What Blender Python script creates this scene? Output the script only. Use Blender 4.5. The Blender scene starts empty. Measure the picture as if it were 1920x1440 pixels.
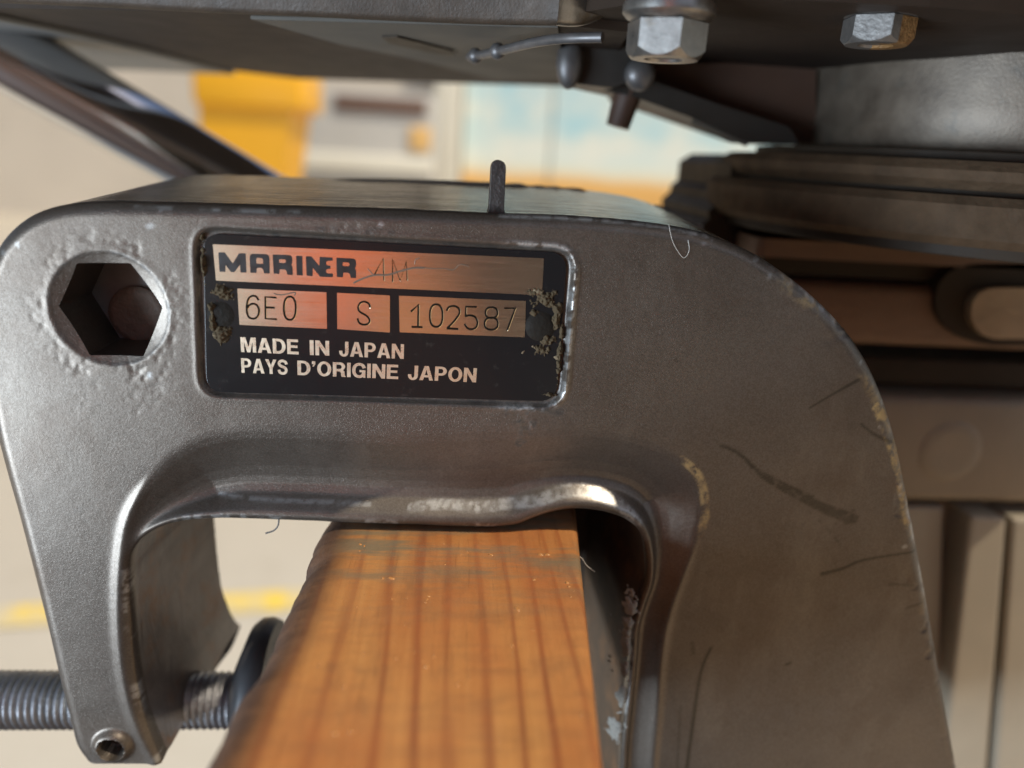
import bpy, bmesh, math, random
import numpy as np
from mathutils import Vector, Matrix
from mathutils.geometry import tessellate_polygon

C = bpy.context.scene.collection
rnd = random.Random(7)
rng = np.random.default_rng(11)

# ---------------------------------------------------------------- camera
F = 1420.0                     # focal length in photo pixels (1920 wide)
CAM_D = 150.0                  # camera to bracket face, mm
CAM_H = 900.0                  # camera above the floor, mm
yc = np.array([-100.0, 443.0, -F]); yc /= np.linalg.norm(yc)
s_ = 0.0348
xc = np.array([1.0, -s_, (-100.0 - 443.0 * s_) / F]); xc /= np.linalg.norm(xc)
zc = np.cross(xc, yc)
RC = np.array([xc, yc, zc])    # camera -> world
M4 = Matrix(((RC[0][0], RC[0][1], RC[0][2], 0.0),
             (RC[1][0], RC[1][1], RC[1][2], -CAM_D * .001),
             (RC[2][0], RC[2][1], RC[2][2], CAM_H * .001), (0, 0, 0, 1)))
cam = bpy.data.cameras.new('camera')
cam.sensor_width = 36.0
cam.lens = F / 1920.0 * 36.0
cam.clip_start = 0.004
cam.clip_end = 400.0
cam.dof.use_dof = True
cam.dof.focus_distance = 0.157
cam.dof.aperture_fstop = 6.8
camo = bpy.data.objects.new('camera', cam)
C.objects.link(camo)
camo.matrix_world = M4
bpy.context.scene.camera = camo

# ---------------------------------------------------------------- sky and sun
SUN = Vector((0.42, -0.30, 0.80)).normalized()
world = bpy.data.worlds.new('World')
bpy.context.scene.world = world
world.use_nodes = True
wn = world.node_tree
sky = wn.nodes.new('ShaderNodeTexSky')
sky.sky_type = 'NISHITA'
sky.sun_disc = False
sky.sun_elevation = math.asin(SUN.z)
sky.sun_rotation = math.atan2(SUN.x, SUN.y)
sky.dust_density = 2.0
wn.links.new(sky.outputs[0], wn.nodes['Background'].inputs[0])
wn.nodes['Background'].inputs[1].default_value = 0.10
sl = bpy.data.lights.new('sun', 'SUN')
sl.energy = 3.4
sl.angle = math.radians(0.5)
sl.color = (1.0, 0.90, 0.73)
so = bpy.data.objects.new('sun', sl)
C.objects.link(so)
so.rotation_euler = SUN.to_track_quat('Z', 'Y').to_euler()
so.location = (0.6, -0.4, 3.0)
# added cool area lamp off to the left, brightening the left leg
al = bpy.data.lights.new('added_left_lamp', 'AREA')
al.energy = 21.0
al.size = 0.5
al.color = (.66, .82, 1.0)
ao = bpy.data.objects.new('added_left_lamp', al)
C.objects.link(ao)
ao.location = (-.76, -.60, .64)
ao.rotation_euler = (Vector(ao.location) - Vector((-.05, 0, .84))).to_track_quat('Z', 'Y').to_euler()
vs = bpy.context.scene.view_settings
vs.view_transform = 'Standard'
vs.look = 'None'
vs.gamma = 1.0
vs.exposure = 0.1

# ---------------------------------------------------------------- helpers
def ray(u, v):
    return RC @ np.array([(u - 960.0) / F, -(v - 720.0) / F, -1.0])

def P(u, v, y=0.0):
    """point of the vertical plane at depth y (mm) seen at a photo position; mm, origin at the camera's foot on the bracket face"""
    d = ray(u, v)
    t = (y + CAM_D) / d[1]
    return np.array([d[0] * t, y, d[2] * t])

def PZ(u, v, z):
    d = ray(u, v)
    t = z / d[2]
    return np.array([d[0] * t, d[1] * t - CAM_D, z])

def PX(u, v, x):
    d = ray(u, v)
    t = x / d[0]
    return np.array([x, d[1] * t - CAM_D, d[2] * t])

OFF = np.array([0.0, 0.0, CAM_H])

def empty(name, label, cat, at=(0, 0, 0), group=None):
    o = bpy.data.objects.new(name, None)
    o.empty_display_size = 0.01
    o.location = Vector(((at[0]) * .001, at[1] * .001, (at[2] + CAM_H) * .001))
    C.objects.link(o)
    o['label'] = label
    o['category'] = cat
    if group:
        o['group'] = group
    return o

def root_of(o):
    while o.parent:
        o = o.parent
    return o

def link_mesh(name, verts, faces, mat, parent=None, smooth=True, angle=40, label=None, attrs=None, recalc=True):
    """verts in mm (origin at the camera's foot on the bracket face)"""
    v = np.asarray(verts, float)
    w = (v + OFF) * .001
    if parent is not None:
        w = w - np.array(root_of(parent).location)
    me = bpy.data.meshes.new(name)
    me.from_pydata(w.tolist(), [], [tuple(int(i) for i in f) for f in faces])
    if recalc:
        bm = bmesh.new(); bm.from_mesh(me)
        bmesh.ops.recalc_face_normals(bm, faces=bm.faces)
        bm.to_mesh(me); bm.free()
    if smooth:
        me.polygons.foreach_set('use_smooth', [True] * len(me.polygons))
        me.set_sharp_from_angle(angle=math.radians(angle))
    for k, a in (attrs or {}).items():
        at = me.attributes.new(k, 'FLOAT', 'POINT')
        at.data.foreach_set('value', np.asarray(a, np.float32))
    me.update()
    o = bpy.data.objects.new(name, me)
    C.objects.link(o)
    if mat:
        me.materials.append(mat)
    if parent is not None:
        o.parent = parent
    if label:
        o['label'] = label
    return o

def tag(o, label, cat, group=None):
    o['label'] = label; o['category'] = cat
    if group:
        o['group'] = group
    return o

class MB:
    def __init__(self):
        self.v = []; self.f = []
    def add(self, v, f):
        b = len(self.v)
        self.v += [tuple(p) for p in v]
        self.f += [tuple(i + b for i in q) for q in f]
        return self
    def prism(self, front, back):
        """two loops of equal length (mm points)"""
        n = len(front)
        v = list(front) + list(back)
        tri = tessellate_polygon([[Vector(p) for p in front]])
        f = [tuple(t) for t in tri] + [tuple(n + i for i in reversed(t)) for t in tri]
        f += [(i, (i + 1) % n, n + (i + 1) % n, n + i) for i in range(n)]
        return self.add(v, f)
    def extrude(self, loop, d):
        d = np.array(d, float)
        return self.prism([np.array(p, float) for p in loop], [np.array(p, float) + d for p in loop])
    def tube(self, pts, r, n=12, cap=True):
        pts = [np.array(p, float) for p in pts]
        rs = r if hasattr(r, '__len__') else [r] * len(pts)
        v = []; f = []
        prev = None
        for i, p in enumerate(pts):
            t = pts[min(i + 1, len(pts) - 1)] - pts[max(i - 1, 0)]
            t /= np.linalg.norm(t)
            if prev is None:
                a = np.cross(t, [0, 0, 1.0])
                if np.linalg.norm(a) < 1e-3:
                    a = np.cross(t, [1.0, 0, 0])
            else:
                a = prev - t * np.dot(prev, t)
            a /= np.linalg.norm(a); prev = a
            b = np.cross(t, a)
            for k in range(n):
                q = 2 * math.pi * k / n
                v.append(p + rs[i] * (math.cos(q) * a + math.sin(q) * b))
        for i in range(len(pts) - 1):
            for k in range(n):
                f.append((i * n + k, i * n + (k + 1) % n, (i + 1) * n + (k + 1) % n, (i + 1) * n + k))
        if cap:
            f.append(tuple(range(n))[::-1]); f.append(tuple((len(pts) - 1) * n + k for k in range(n)))
        return self.add(v, f)
    def lathe(self, prof, c, n=48, axis='Z'):
        """prof: (radius, height) list around an axis through c"""
        v = []; f = []
        for r, h in prof:
            for k in range(n):
                q = 2 * math.pi * k / n
                if axis == 'Z':
                    v.append((c[0] + r * math.cos(q), c[1] + r * math.sin(q), c[2] + h))
                elif axis == 'X':
                    v.append((c[0] + h, c[1] + r * math.cos(q), c[2] + r * math.sin(q)))
                else:
                    v.append((c[0] + r * math.cos(q), c[1] + h, c[2] + r * math.sin(q)))
        for i in range(len(prof) - 1):
            for k in range(n):
                f.append((i * n + k, i * n + (k + 1) % n, (i + 1) * n + (k + 1) % n, (i + 1) * n + k))
        f.append(tuple(range(n))); f.append(tuple((len(prof) - 1) * n + k for k in range(n)))
        return self.add(v, f)
    def box(self, lo, hi, bev=0.0):
        bm = bmesh.new()
        bmesh.ops.create_cube(bm, size=1.0)
        for q in bm.verts:
            q.co = Vector([(lo[i] + hi[i]) / 2 + q.co[i] * (hi[i] - lo[i]) for i in range(3)])
        if bev:
            bmesh.ops.bevel(bm, geom=list(bm.edges), offset=bev, segments=3, affect='EDGES', profile=0.5)
        bm.verts.index_update()
        self.add([tuple(q.co) for q in bm.verts], [tuple(q.index for q in g.verts) for g in bm.faces])
        bm.free()
        return self
    def build(self, name, mat, parent=None, **k):
        return link_mesh(name, self.v, self.f, mat, parent, **k)

def spline(pts, closed=False, step=6):
    pts = [np.array(p, float) for p in pts]
    n = len(pts); out = []
    for i in range(n if closed else n - 1):
        if closed:
            a, b, c, d = pts[(i - 1) % n], pts[i], pts[(i + 1) % n], pts[(i + 2) % n]
        else:
            a, b, c, d = pts[max(i - 1, 0)], pts[i], pts[i + 1], pts[min(i + 2, n - 1)]
        for k in range(step):
            t = k / step
            out.append(.5 * (2 * b + (c - a) * t + (2 * a - 5 * b + 4 * c - d) * t * t + (3 * b - a - 3 * c + d) * t ** 3))
    if not closed:
        out.append(pts[-1])
    return out

def rounded(poly, r, n=7):
    poly = [np.array(p, float) for p in poly]; out = []
    m = len(poly)
    for i in range(m):
        a, b, c = poly[i - 1], poly[i], poly[(i + 1) % m]
        p = b + (a - b) / np.linalg.norm(a - b) * r
        q = b + (c - b) / np.linalg.norm(c - b) * r
        for k in range(n + 1):
            t = k / n
            out.append((1 - t) ** 2 * p + 2 * t * (1 - t) * b + t * t * q)
    return out

def flat(loop_px, y):
    """photo outline -> (x, z) mm on the plane y"""
    return np.array([P(u, v, y)[[0, 2]] for u, v in loop_px])

def seg_dist(pts, poly, closed=True):
    """distance and closest point from pts (n,2) to a polyline"""
    a = poly if closed else poly[:-1]
    b = np.roll(poly, -1, 0) if closed else poly[1:]
    best = np.full(len(pts), 1e9); cp = np.zeros_like(pts)
    ab = b - a; L = (ab ** 2).sum(1) + 1e-12
    for i in range(len(a)):
        t = np.clip(((pts - a[i]) @ ab[i]) / L[i], 0, 1)
        q = a[i] + t[:, None] * ab[i]
        d = ((pts - q) ** 2).sum(1)
        m = d < best
        best[m] = d[m]; cp[m] = q[m]
    return np.sqrt(best), cp

def inside(pts, poly):
    x, y = pts[:, 0], pts[:, 1]
    r = np.zeros(len(pts), bool)
    b = np.roll(poly, -1, 0)
    for (x0, y0), (x1, y1) in zip(poly, b):
        if y0 == y1:
            continue
        c = ((y0 > y) != (y1 > y)) & (x < (x1 - x0) * (y - y0) / (y1 - y0) + x0)
        r ^= c
    return r

def sdf(pts, poly):
    d, cp = seg_dist(pts, poly)
    return np.where(inside(pts, poly), -d, d), cp

def vnoise(x, z, cell, seed):
    g = np.random.default_rng(seed).random((256, 256))
    fx, fz = x / cell + 1000.3, z / cell + 1000.7
    ix, iz = np.floor(fx).astype(int), np.floor(fz).astype(int)
    tx, tz = fx - ix, fz - iz
    tx = tx * tx * (3 - 2 * tx); tz = tz * tz * (3 - 2 * tz)
    q = lambda i, j: g[i % 256, j % 256]
    return (q(ix, iz) * (1 - tx) * (1 - tz) + q(ix + 1, iz) * tx * (1 - tz) + q(ix, iz + 1) * (1 - tx) * tz + q(ix + 1, iz + 1) * tx * tz)

def fbm(x, z, cell, seed, o=3):
    s = 0; a = .5
    for i in range(o):
        s = s + a * vnoise(x, z, cell / 2 ** i, seed + i); a *= .5
    return s / (1 - .5 ** o)

def sstep(a, b, x):
    t = np.clip((x - a) / (b - a), 0, 1)
    return t * t * (3 - 2 * t)

# ---------------------------------------------------------------- materials
class NT:
    def __init__(self, name):
        self.m = bpy.data.materials.new(name)
        self.m.use_nodes = True
        self.t = self.m.node_tree
        self.b = self.t.nodes['Principled BSDF']
        self.co = None
    def n(self, kind, **k):
        q = self.t.nodes.new('ShaderNode' + kind)
        for a, b in k.items():
            setattr(q, a, b)
        return q
    def link(self, a, b):
        self.t.links.new(a, b)
    def coord(self, scale=(1, 1, 1), rot=(0, 0, 0)):
        if self.co is None:
            self.co = self.n('TexCoord')
        mp = self.n('Mapping')
        mp.inputs['Scale'].default_value = scale
        mp.inputs['Rotation'].default_value = rot
        self.link(self.co.outputs['Object'], mp.inputs[0])
        return mp.outputs[0]
    def noise(self, scale, detail=3, rough=.55, co=None, dist=0.0):
        q = self.n('TexNoise')
        q.inputs['Scale'].default_value = scale
        q.inputs['Detail'].default_value = detail
        q.inputs['Roughness'].default_value = rough
        q.inputs['Distortion'].default_value = dist
        self.link(co if co is not None else self.coord(), q.inputs['Vector'])
        return q.outputs['Fac']
    def voronoi(self, scale, co=None, out='Distance'):
        q = self.n('TexVoronoi')
        q.inputs['Scale'].default_value = scale
        self.link(co if co is not None else self.coord(), q.inputs['Vector'])
        return q.outputs[out]
    def ramp(self, fac, stops):
        q = self.n('ValToRGB')
        e = q.color_ramp.elements
        while len(e) < len(stops):
            e.new(.5)
        for el, (p, c) in zip(e, stops):
            el.position = p
            el.color = (c if hasattr(c, '__len__') else (c, c, c)) + ((1,) if hasattr(c, '__len__') else ()) if hasattr(c, '__len__') else (c, c, c, 1)
        self.link(fac, q.inputs[0])
        return q.outputs[0]
    def mix(self, fac, a, b, mode='MIX'):
        q = self.n('Mix', data_type='RGBA', blend_type=mode)
        for s, i in ((fac, 0), (a, 6), (b, 7)):
            if isinstance(s, (int, float)):
                q.inputs[i].default_value = s if i == 0 else (s, s, s, 1)
            elif isinstance(s, tuple):
                q.inputs[i].default_value = s + (1,)
            else:
                self.link(s, q.inputs[i])
        return q.outputs[2]
    def math(self, op, a, b=0.5, clamp=False):
        q = self.n('Math', operation=op, use_clamp=clamp)
        for i, s in enumerate((a, b)):
            if isinstance(s, (int, float)):
                q.inputs[i].default_value = s
            else:
                self.link(s, q.inputs[i])
        return q.outputs[0]
    def attr(self, name):
        q = self.n('Attribute'); q.attribute_name = name
        return q.outputs['Fac']
    def bump(self, h, dist, strength=1.0, prev=None):
        q = self.n('Bump')
        q.inputs['Distance'].default_value = dist
        q.inputs['Strength'].default_value = strength
        self.link(h, q.inputs['Height'])
        if prev is not None:
            self.link(prev, q.inputs['Normal'])
        return q.outputs[0]
    def out(self, color=None, rough=None, metal=None, normal=None, **k):
        for key, s in (('Base Color', color), ('Roughness', rough), ('Metallic', metal), ('Normal', normal)):
            if s is None:
                continue
            if isinstance(s, (int, float)):
                self.b.inputs[key].default_value = s
            elif isinstance(s, tuple):
                self.b.inputs[key].default_value = s + (1,)
            else:
                self.link(s, self.b.inputs[key])
        for key, s in k.items():
            key = key.replace('_', ' ')
            if isinstance(s, (int, float)):
                self.b.inputs[key].default_value = s
            else:
                self.link(s, self.b.inputs[key])
        return self.m

def simple(name, col, rough=.5, metal=0.0, var=.25, scale=60, bump=0.0, bscale=900):
    t = NT(name)
    f = t.noise(scale, 4, .6)
    c = t.mix(f, tuple(x * (1 - var) for x in col), tuple(min(1, x * (1 + var)) for x in col))
    r = t.math('ADD', t.math('MULTIPLY', t.noise(scale * 2.3, 3), .3), rough - .15)
    nrm = t.bump(t.noise(bscale, 3), bump) if bump else None
    return t.out(c, r, metal, nrm)

def mat_bracket(name='gunmetal paint'):
    t = NT(name)
    big = t.noise(38, 4, .6)
    base = t.mix(big, (.074, .057, .043), (.134, .108, .085))
    flake = t.voronoi(3600, out='Color')
    fl = t.n('SeparateColor'); t.link(flake, fl.inputs[0])
    base = t.mix(t.math('MULTIPLY', fl.outputs[0], .20), base, (.26, .228, .195))
    stain = t.ramp(t.noise(22, 6, .68, None, .6), [(.48, 0.0), (.66, 1.0)])
    base = t.mix(t.math('MULTIPLY', stain, .42), base, (.080, .055, .038))
    film = t.ramp(t.noise(75, 5, .7, t.coord((1, 1, .35))), [(.52, 0.0), (.72, 1.0)])
    base = t.mix(t.math('MULTIPLY', film, .16), base, (.30, .265, .215))
    spots = t.ramp(t.noise(240, 4, .7), [(.66, 0.0), (.74, 1.0)])
    base = t.mix(t.math('MULTIPLY', spots, .35), base, (.06, .055, .05))
    # marks with a shape of their own
    g1 = t.ramp(t.noise(520, 4, .75), [(.36, 0.0), (.56, 1.0)])
    base = t.mix(t.math('MULTIPLY', t.attr('smear'), .80), base, (.034, .028, .018))
    och = t.math('MULTIPLY', t.attr('ochre'), g1)
    base = t.mix(och, base, (.36, .235, .085))
    bare_glint = t.math('MULTIPLY', t.attr('bare_glint'), t.ramp(t.noise(700, 4, .75), [(.30, 0.0), (.5, 1.0)]))
    base = t.mix(bare_glint, base, (.50, .49, .46))  # worn metal, plus glints painted pale on lip, top edge and bead
    grime = t.math('MULTIPLY', t.attr('grime'), t.ramp(t.noise(420, 5, .75), [(.32, 0.0), (.62, 1.0)]))
    base = t.mix(grime, base, (.022, .019, .016))
    metal = t.math('SUBTRACT', .72, t.math('ADD', t.math('MULTIPLY', och, .6), t.math('MULTIPLY', grime, .6)), True)
    r = t.math('ADD', t.math('MULTIPLY', t.noise(48, 5, .65), .24), .25)
    r = t.math('ADD', r, t.math('MULTIPLY', och, .25))
    nrm = t.bump(fl.outputs[1], .00003, .45)
    nrm = t.bump(t.noise(1300, 3, .6), .00006, .35, nrm)
    return t.out(base, r, metal, nrm)

def mat_castwall(name='worn casting side'):
    """machined, scraped sides of the casting"""
    t = NT(name)
    st = t.noise(420, 4, .7, t.coord((.10, 1, 1)))
    base = t.mix(st, (.30, .26, .195), (.74, .65, .50))
    dots = t.ramp(t.voronoi(420), [(.08, 1.0), (.16, 0.0)])
    base = t.mix(dots, base, (.03, .028, .022))
    dk = t.ramp(t.noise(70, 5, .7), [(.42, 0.0), (.62, 1.0)])
    base = t.mix(t.math('MULTIPLY', dk, .6), base, (.07, .06, .05))
    r = t.math('ADD', t.math('MULTIPLY', st, .2), .12)
    return t.out(base, r, .8, t.bump(st, .0002, .6))

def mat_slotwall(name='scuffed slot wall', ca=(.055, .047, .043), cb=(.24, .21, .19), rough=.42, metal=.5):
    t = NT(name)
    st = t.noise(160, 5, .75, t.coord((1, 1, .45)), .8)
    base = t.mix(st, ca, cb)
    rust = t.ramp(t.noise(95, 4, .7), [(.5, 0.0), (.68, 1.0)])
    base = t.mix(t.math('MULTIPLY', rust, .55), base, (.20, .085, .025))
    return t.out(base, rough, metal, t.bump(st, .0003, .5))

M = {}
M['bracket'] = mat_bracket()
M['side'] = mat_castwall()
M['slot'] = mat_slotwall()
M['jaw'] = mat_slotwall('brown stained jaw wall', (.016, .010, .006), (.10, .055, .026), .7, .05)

def mat_plate():
    t = NT('black enamel plate')
    d = t.ramp(t.noise(420, 5, .75), [(.60, 0.0), (.72, 1.0)])
    c = t.mix(t.math('MULTIPLY', d, .18), (.010, .009, .009), (.09, .08, .065))
    r = t.math('ADD', t.math('MULTIPLY', t.noise(200, 4), .12), .14)
    return t.out(c, r, 0.0, t.bump(t.noise(1500, 3), .00001, .4), Specular_IOR_Level=.3)
M['plate'] = mat_plate()

def mat_brushed(name, col=(.94, .88, .76)):
    t = NT(name)
    st = t.noise(2600, 3, .6, t.coord((.035, 1, 1)))
    c = t.mix(st, tuple(x * .84 for x in col), col)
    pit = t.ramp(t.voronoi(520, t.coord((1, 1, 1), (.3, .2, .1))), [(.045, 1.0), (.07, 0.0)])
    c = t.mix(t.math('MULTIPLY', pit, .8), c, (.85, .80, .70))
    blot = t.ramp(t.noise(130, 4, .7), [(.55, 0.0), (.75, 1.0)])
    c = t.mix(t.math('MULTIPLY', blot, .25), c, (.50, .43, .34))
    r = t.math('ADD', t.math('MULTIPLY', st, .12), .12)
    return t.out(c, r, 1.0, t.bump(st, .00002, .35))
M['brushed'] = mat_brushed('brushed aluminium')
M['letter'] = simple('raw aluminium lettering', (.80, .70, .52), .30, .85, .08, 400)
M['ink'] = simple('black logo enamel', (.012, .010, .009), .35, 0, .2, 300)
M['cut'] = simple('stamped groove', (.012, .009, .006), .95, 0, .3, 900)
M['cut'].node_tree.nodes['Principled BSDF'].inputs['Specular IOR Level'].default_value = .05
M['burr'] = simple('raised stamping burr', (.85, .72, .52), .25, 1.0, .1, 900)
M['scratch'] = simple('scratch dirt', (.16, .12, .085), .55, .4, .4, 1500)
M['crust'] = simple('dried grime', (.070, .050, .028), .9, 0, .6, 700, .0004, 1600)
M['crust_pale'] = simple('pale dried grime', (.15, .112, .068), .9, 0, .4, 900, .0003, 1600)
M['rivet'] = simple('dirty rivet head', (.016, .013, .010), .6, .0, .5, 500, .0002, 900)
M['corrosion'] = simple('white aluminium corrosion', (.21, .195, .165), .85, 0.0, .35, 700, .0006, 1500)
M['black_cast'] = simple('black greasy casting', (.030, .025, .022), .42, .25, .4, 45, .0003, 700)
M['grey_bolt'] = simple('pitted grey bolt', (.12, .11, .10), .45, .6, .45, 420, .00012, 900)
M['link_black'] = simple('black greased link', (.018, .015, .012), .5, 0, .3, 90)
M['dark_brown'] = simple('dark red brown casting', (.060, .030, .018), .6, .1, .4, 40)
M['rib_tan'] = simple('pale tan rib', (.29, .245, .18), .6, .1, .2, 30)
M['socket'] = simple('grey socket floor', (.16, .155, .15), .6, .2, .4, 130)
M['dull_brown'] = simple('dull brown end', (.13, .095, .072), .7, .1, .5, 160, .0005, 500)
M['dull_steel'] = simple('dull oily steel', (.10, .092, .088), .42, .5, .5, 200)
M['under_dark'] = simple('dark oily underside', (.022, .013, .0075), .7, 0, .4, 40)
M['leg_dark'] = simple('brown black leg', (.040, .025, .014), .75, 0, .5, 60)
M['pan'] = simple('dark brown pan paint', (.044, .030, .020), .55, .1, .6, 140, .0001, 1500)
M['pan_grey'] = simple('grey underside', (.13, .125, .115), .55, .1, .3, 25)
M['under'] = simple('tan dusty underside', (.062, .053, .041), .75, .0, .3, 22)
M['brown'] = simple('brown casting', (.150, .090, .058), .55, .15, .3, 26, .0004, 500)
M['tan'] = simple('tan grey casting', (.225, .175, .120), .55, .15, .22, 30, .0003, 700)
M['boss'] = simple('tan worn boss', (.26, .170, .095), .5, .2, .4, 60, .0004, 500)
M['dark_gap'] = simple('dark oily recess', (.034, .024, .016), .55, 0, .3, 60)
M['ring'] = simple('dirty clamp ring', (.062, .038, .021), .8, .0, .65, 110, .0006, 300)
M['rusty'] = simple('rusty steel', (.17, .090, .030), .6, .4, .55, 330, .0005, 900)
M['screw'] = simple('oily steel thread', (.27, .265, .27), .42, .75, .6, 170, .0003, 900)
M['rubber'] = simple('black pad', (.022, .020, .020), .5, 0, .3, 80)
M['hair'] = simple('pale hair', (.55, .50, .42), .4, 0, .1, 100)
M['fluff'] = simple('dark fluff', (.10, .09, .08), .8, 0, .1, 100)

def mat_zinc():
    t = NT('zinc plated steel')
    n1 = t.noise(420, 5, .75)
    c = t.mix(n1, (.15, .135, .12), (.42, .40, .37))
    brn = t.ramp(t.noise(140, 4, .7), [(.55, 0.0), (.70, 1.0)])
    c = t.mix(t.math('MULTIPLY', brn, .5), c, (.22, .15, .075))
    return t.out(c, t.math('ADD', t.math('MULTIPLY', n1, .2), .22), .9, t.bump(n1, .00012, .4))
M['zinc'] = mat_zinc()

def mat_chrome():
    t = NT('chromed tube')
    n1 = t.noise(30, 3)
    return t.out(t.mix(n1, (.62, .62, .64), (.80, .80, .82)), t.math('ADD', t.math('MULTIPLY', n1, .08), .07), 1.0)
M['chrome'] = mat_chrome()

def mat_column():
    t = NT('mottled alloy tube')
    n1 = t.noise(75, 6, .72)
    c = t.mix(t.ramp(n1, [(.30, 0.0), (.70, 1.0)]), (.075, .056, .040), (.175, .138, .102))
    dk = t.ramp(t.noise(110, 5, .7), [(.56, 0.0), (.70, 1.0)])
    c = t.mix(t.math('MULTIPLY', dk, .6), c, (.07, .065, .055))
    return t.out(c, t.math('ADD', t.math('MULTIPLY', n1, .2), .38), .45, t.bump(t.noise(1500, 3), .00015, .6))
M['column'] = mat_column()

def mat_wood():
    t = NT('varnished pine')
    # growth rings: long streaks running with the plank (object y), curved in plan
    w = t.noise(14, 3, .55, t.coord((1, .12, 1)))
    sep = t.n('SeparateXYZ'); t.link(t.coord(), sep.inputs[0])
    xx = t.math('ADD', sep.outputs[0], t.math('MULTIPLY', w, .040))
    xx = t.math('ADD', xx, t.math('MULTIPLY', t.noise(150, 3, .6, t.coord((1, .05, 1))), .0050))
    ph = t.math('MULTIPLY', xx, 185.0)
    saw = t.math('FRACT', ph)
    late = t.ramp(saw, [(0.0, .25), (.10, .0), (.45, .02), (.68, .22), (.84, 1.0), (.93, .9), (1.0, .25)])
    late = t.math('MULTIPLY', late, t.ramp(t.noise(60, 3, .6, t.coord((1, .10, 1))), [(.3, .25), (.65, 1.0)]))
    streak = t.noise(900, 4, .65, t.coord((1, .03, 1)))
    base = t.mix(streak, (.37, .152, .044), (.54, .270, .086))
    base = t.mix(t.math('MULTIPLY', late, .88), base, (.190, .048, .018))
    fig = t.noise(24, 4, .6, t.coord((1, .4, 1)))
    base = t.mix(t.ramp(fig, [(.40, 0.0), (.66, .80)]), base, (.33, .095, .030))
    pore = t.ramp(t.noise(1500, 3, .6, t.coord((1, .04, 1))), [(.60, 0.0), (.70, 1.0)])
    base = t.mix(t.math('MULTIPLY', pore, .35), base, (.16, .06, .02))
    # grey-green rub marks across the grain near the clamp
    rub = t.ramp(t.noise(95, 5, .7, t.coord((.30, 1.7, 1))), [(.46, 0.0), (.62, 1.0)])
    base = t.mix(t.math('MULTIPLY', t.math('MULTIPLY', rub, t.attr('rub')), .80), base, (.145, .135, .090))
    base = t.mix(t.math('MULTIPLY', t.attr('edge_dark'), t.ramp(t.noise(120, 4, .7), [(.2, .75), (.5, 1.0)])), base, (.060, .026, .011))  # darker brown towards the plank's left edge
    xg = t.ramp(t.noise(210, 5, .7, t.coord((.30, 1.25, 1)), .4), [(.45, 0.0), (.70, 1.0)])
    base = t.mix(t.math('MULTIPLY', xg, .38), base, (.20, .095, .042))
    dirt = t.ramp(t.noise(48, 6, .75, t.coord((1, .55, 1))), [(.56, 0.0), (.72, 1.0)])
    base = t.mix(t.math('MULTIPLY', dirt, .45), base, (.16, .085, .040))
    specks = t.ramp(t.noise(330, 5, .8), [(.70, 0.0), (.76, 1.0)])
    base = t.mix(t.math('MULTIPLY', specks, .5), base, (.75, .66, .52))
    r = t.math('ADD', t.math('MULTIPLY', streak, .22), .22)
    nrm = t.bump(late, .00004, .4)
    nrm = t.bump(t.noise(420, 4, .7, t.coord((1, .5, 1))), .00045, .6, nrm)
    nrm = t.bump(xg, .0001, .4, nrm)
    cw_ = t.math('MULTIPLY', t.math('SUBTRACT', 1.0, t.attr('edge_dark'), True), .35)
    r = t.math('ADD', r, t.math('MULTIPLY', t.attr('edge_dark'), .45), True)
    return t.out(base, r, 0.0, nrm, Coat_Weight=cw_, Coat_Roughness=.18)
M['wood'] = mat_wood()
M['wood_end'] = simple('brown plank edge', (.20, .085, .030), .75, 0, .5, 120, .0008, 500)

M['varnish'] = simple('varnish drop', (.42, .19, .06), .22, 0, .2, 300)

def mat_floor():
    t = NT('painted concrete floor')
    a = t.noise(1.1, 5, .6)
    c = t.mix(a, (.45, .40, .32), (.56, .51, .42))
    c = t.mix(t.ramp(t.noise(5.0, 6, .7), [(.5, 0.0), (.75, .5)]), c, (.40, .35, .27))
    return t.out(c, .6, 0, t.bump(t.noise(60, 4), .002, .4))
M['floor'] = mat_floor()
def mat_stripe():
    t = NT('worn yellow floor paint')
    w_ = t.ramp(t.noise(5.5, 5, .7), [(.42, 0.0), (.62, 1.0)])
    return t.out(t.mix(w_, (.54, .48, .36), (.78, .55, .07)), .6, 0)
M['yellow_paint'] = mat_stripe()
M['wall'] = simple('cream plaster', (.60, .54, .46), .85, 0, .14, 1.1)
M['yellow'] = simple('yellow plastic', (.86, .42, .008), .45, 0, .08, 2)
M['cab'] = simple('pale grey enamel', (.50, .48, .44), .5, 0, .12, 3)
M['cab_dark'] = simple('brown grille', (.15, .085, .06), .6, 0, .2, 9)
M['cab_lamp'] = simple('amber badge', (.80, .50, .18), .4, 0, .1, 9)
M['post'] = simple('cream post', (.78, .74, .62), .6, 0, .08, 4)
M['bench'] = simple('dark stained bench boards', (.060, .034, .020), .6, 0, .45, 6)
M['ply'] = simple('tan plywood', (.52, .39, .24), .6, 0, .2, 5)
for k_, v_ in (('ring', .15), ('rivet', .06), ('pan', .25), ('crust', .1), ('crust_pale', .1), ('under_dark', .2), ('brown', .25), ('dark_gap', .1)):
    M[k_].node_tree.nodes['Principled BSDF'].inputs['Specular IOR Level'].default_value = v_
M['fence'] = simple('brown stained boards', (.16, .105, .07), .75, 0, .3, 3)
def mat_canvas():
    t = NT('thin orange canvas')
    c = t.mix(t.noise(6, 3), (.80, .19, .07), (.92, .26, .10))
    m = t.out(c, .8, 0)
    tr = t.n('BsdfTranslucent'); t.link(c, tr.inputs[0])
    mx = t.n('MixShader'); mx.inputs[0].default_value = .85
    t.link(t.b.outputs[0], mx.inputs[1]); t.link(tr.outputs[0], mx.inputs[2])
    t.link(mx.outputs[0], t.t.nodes['Material Output'].inputs[0])
    return m
M['tarp'] = mat_canvas()

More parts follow.
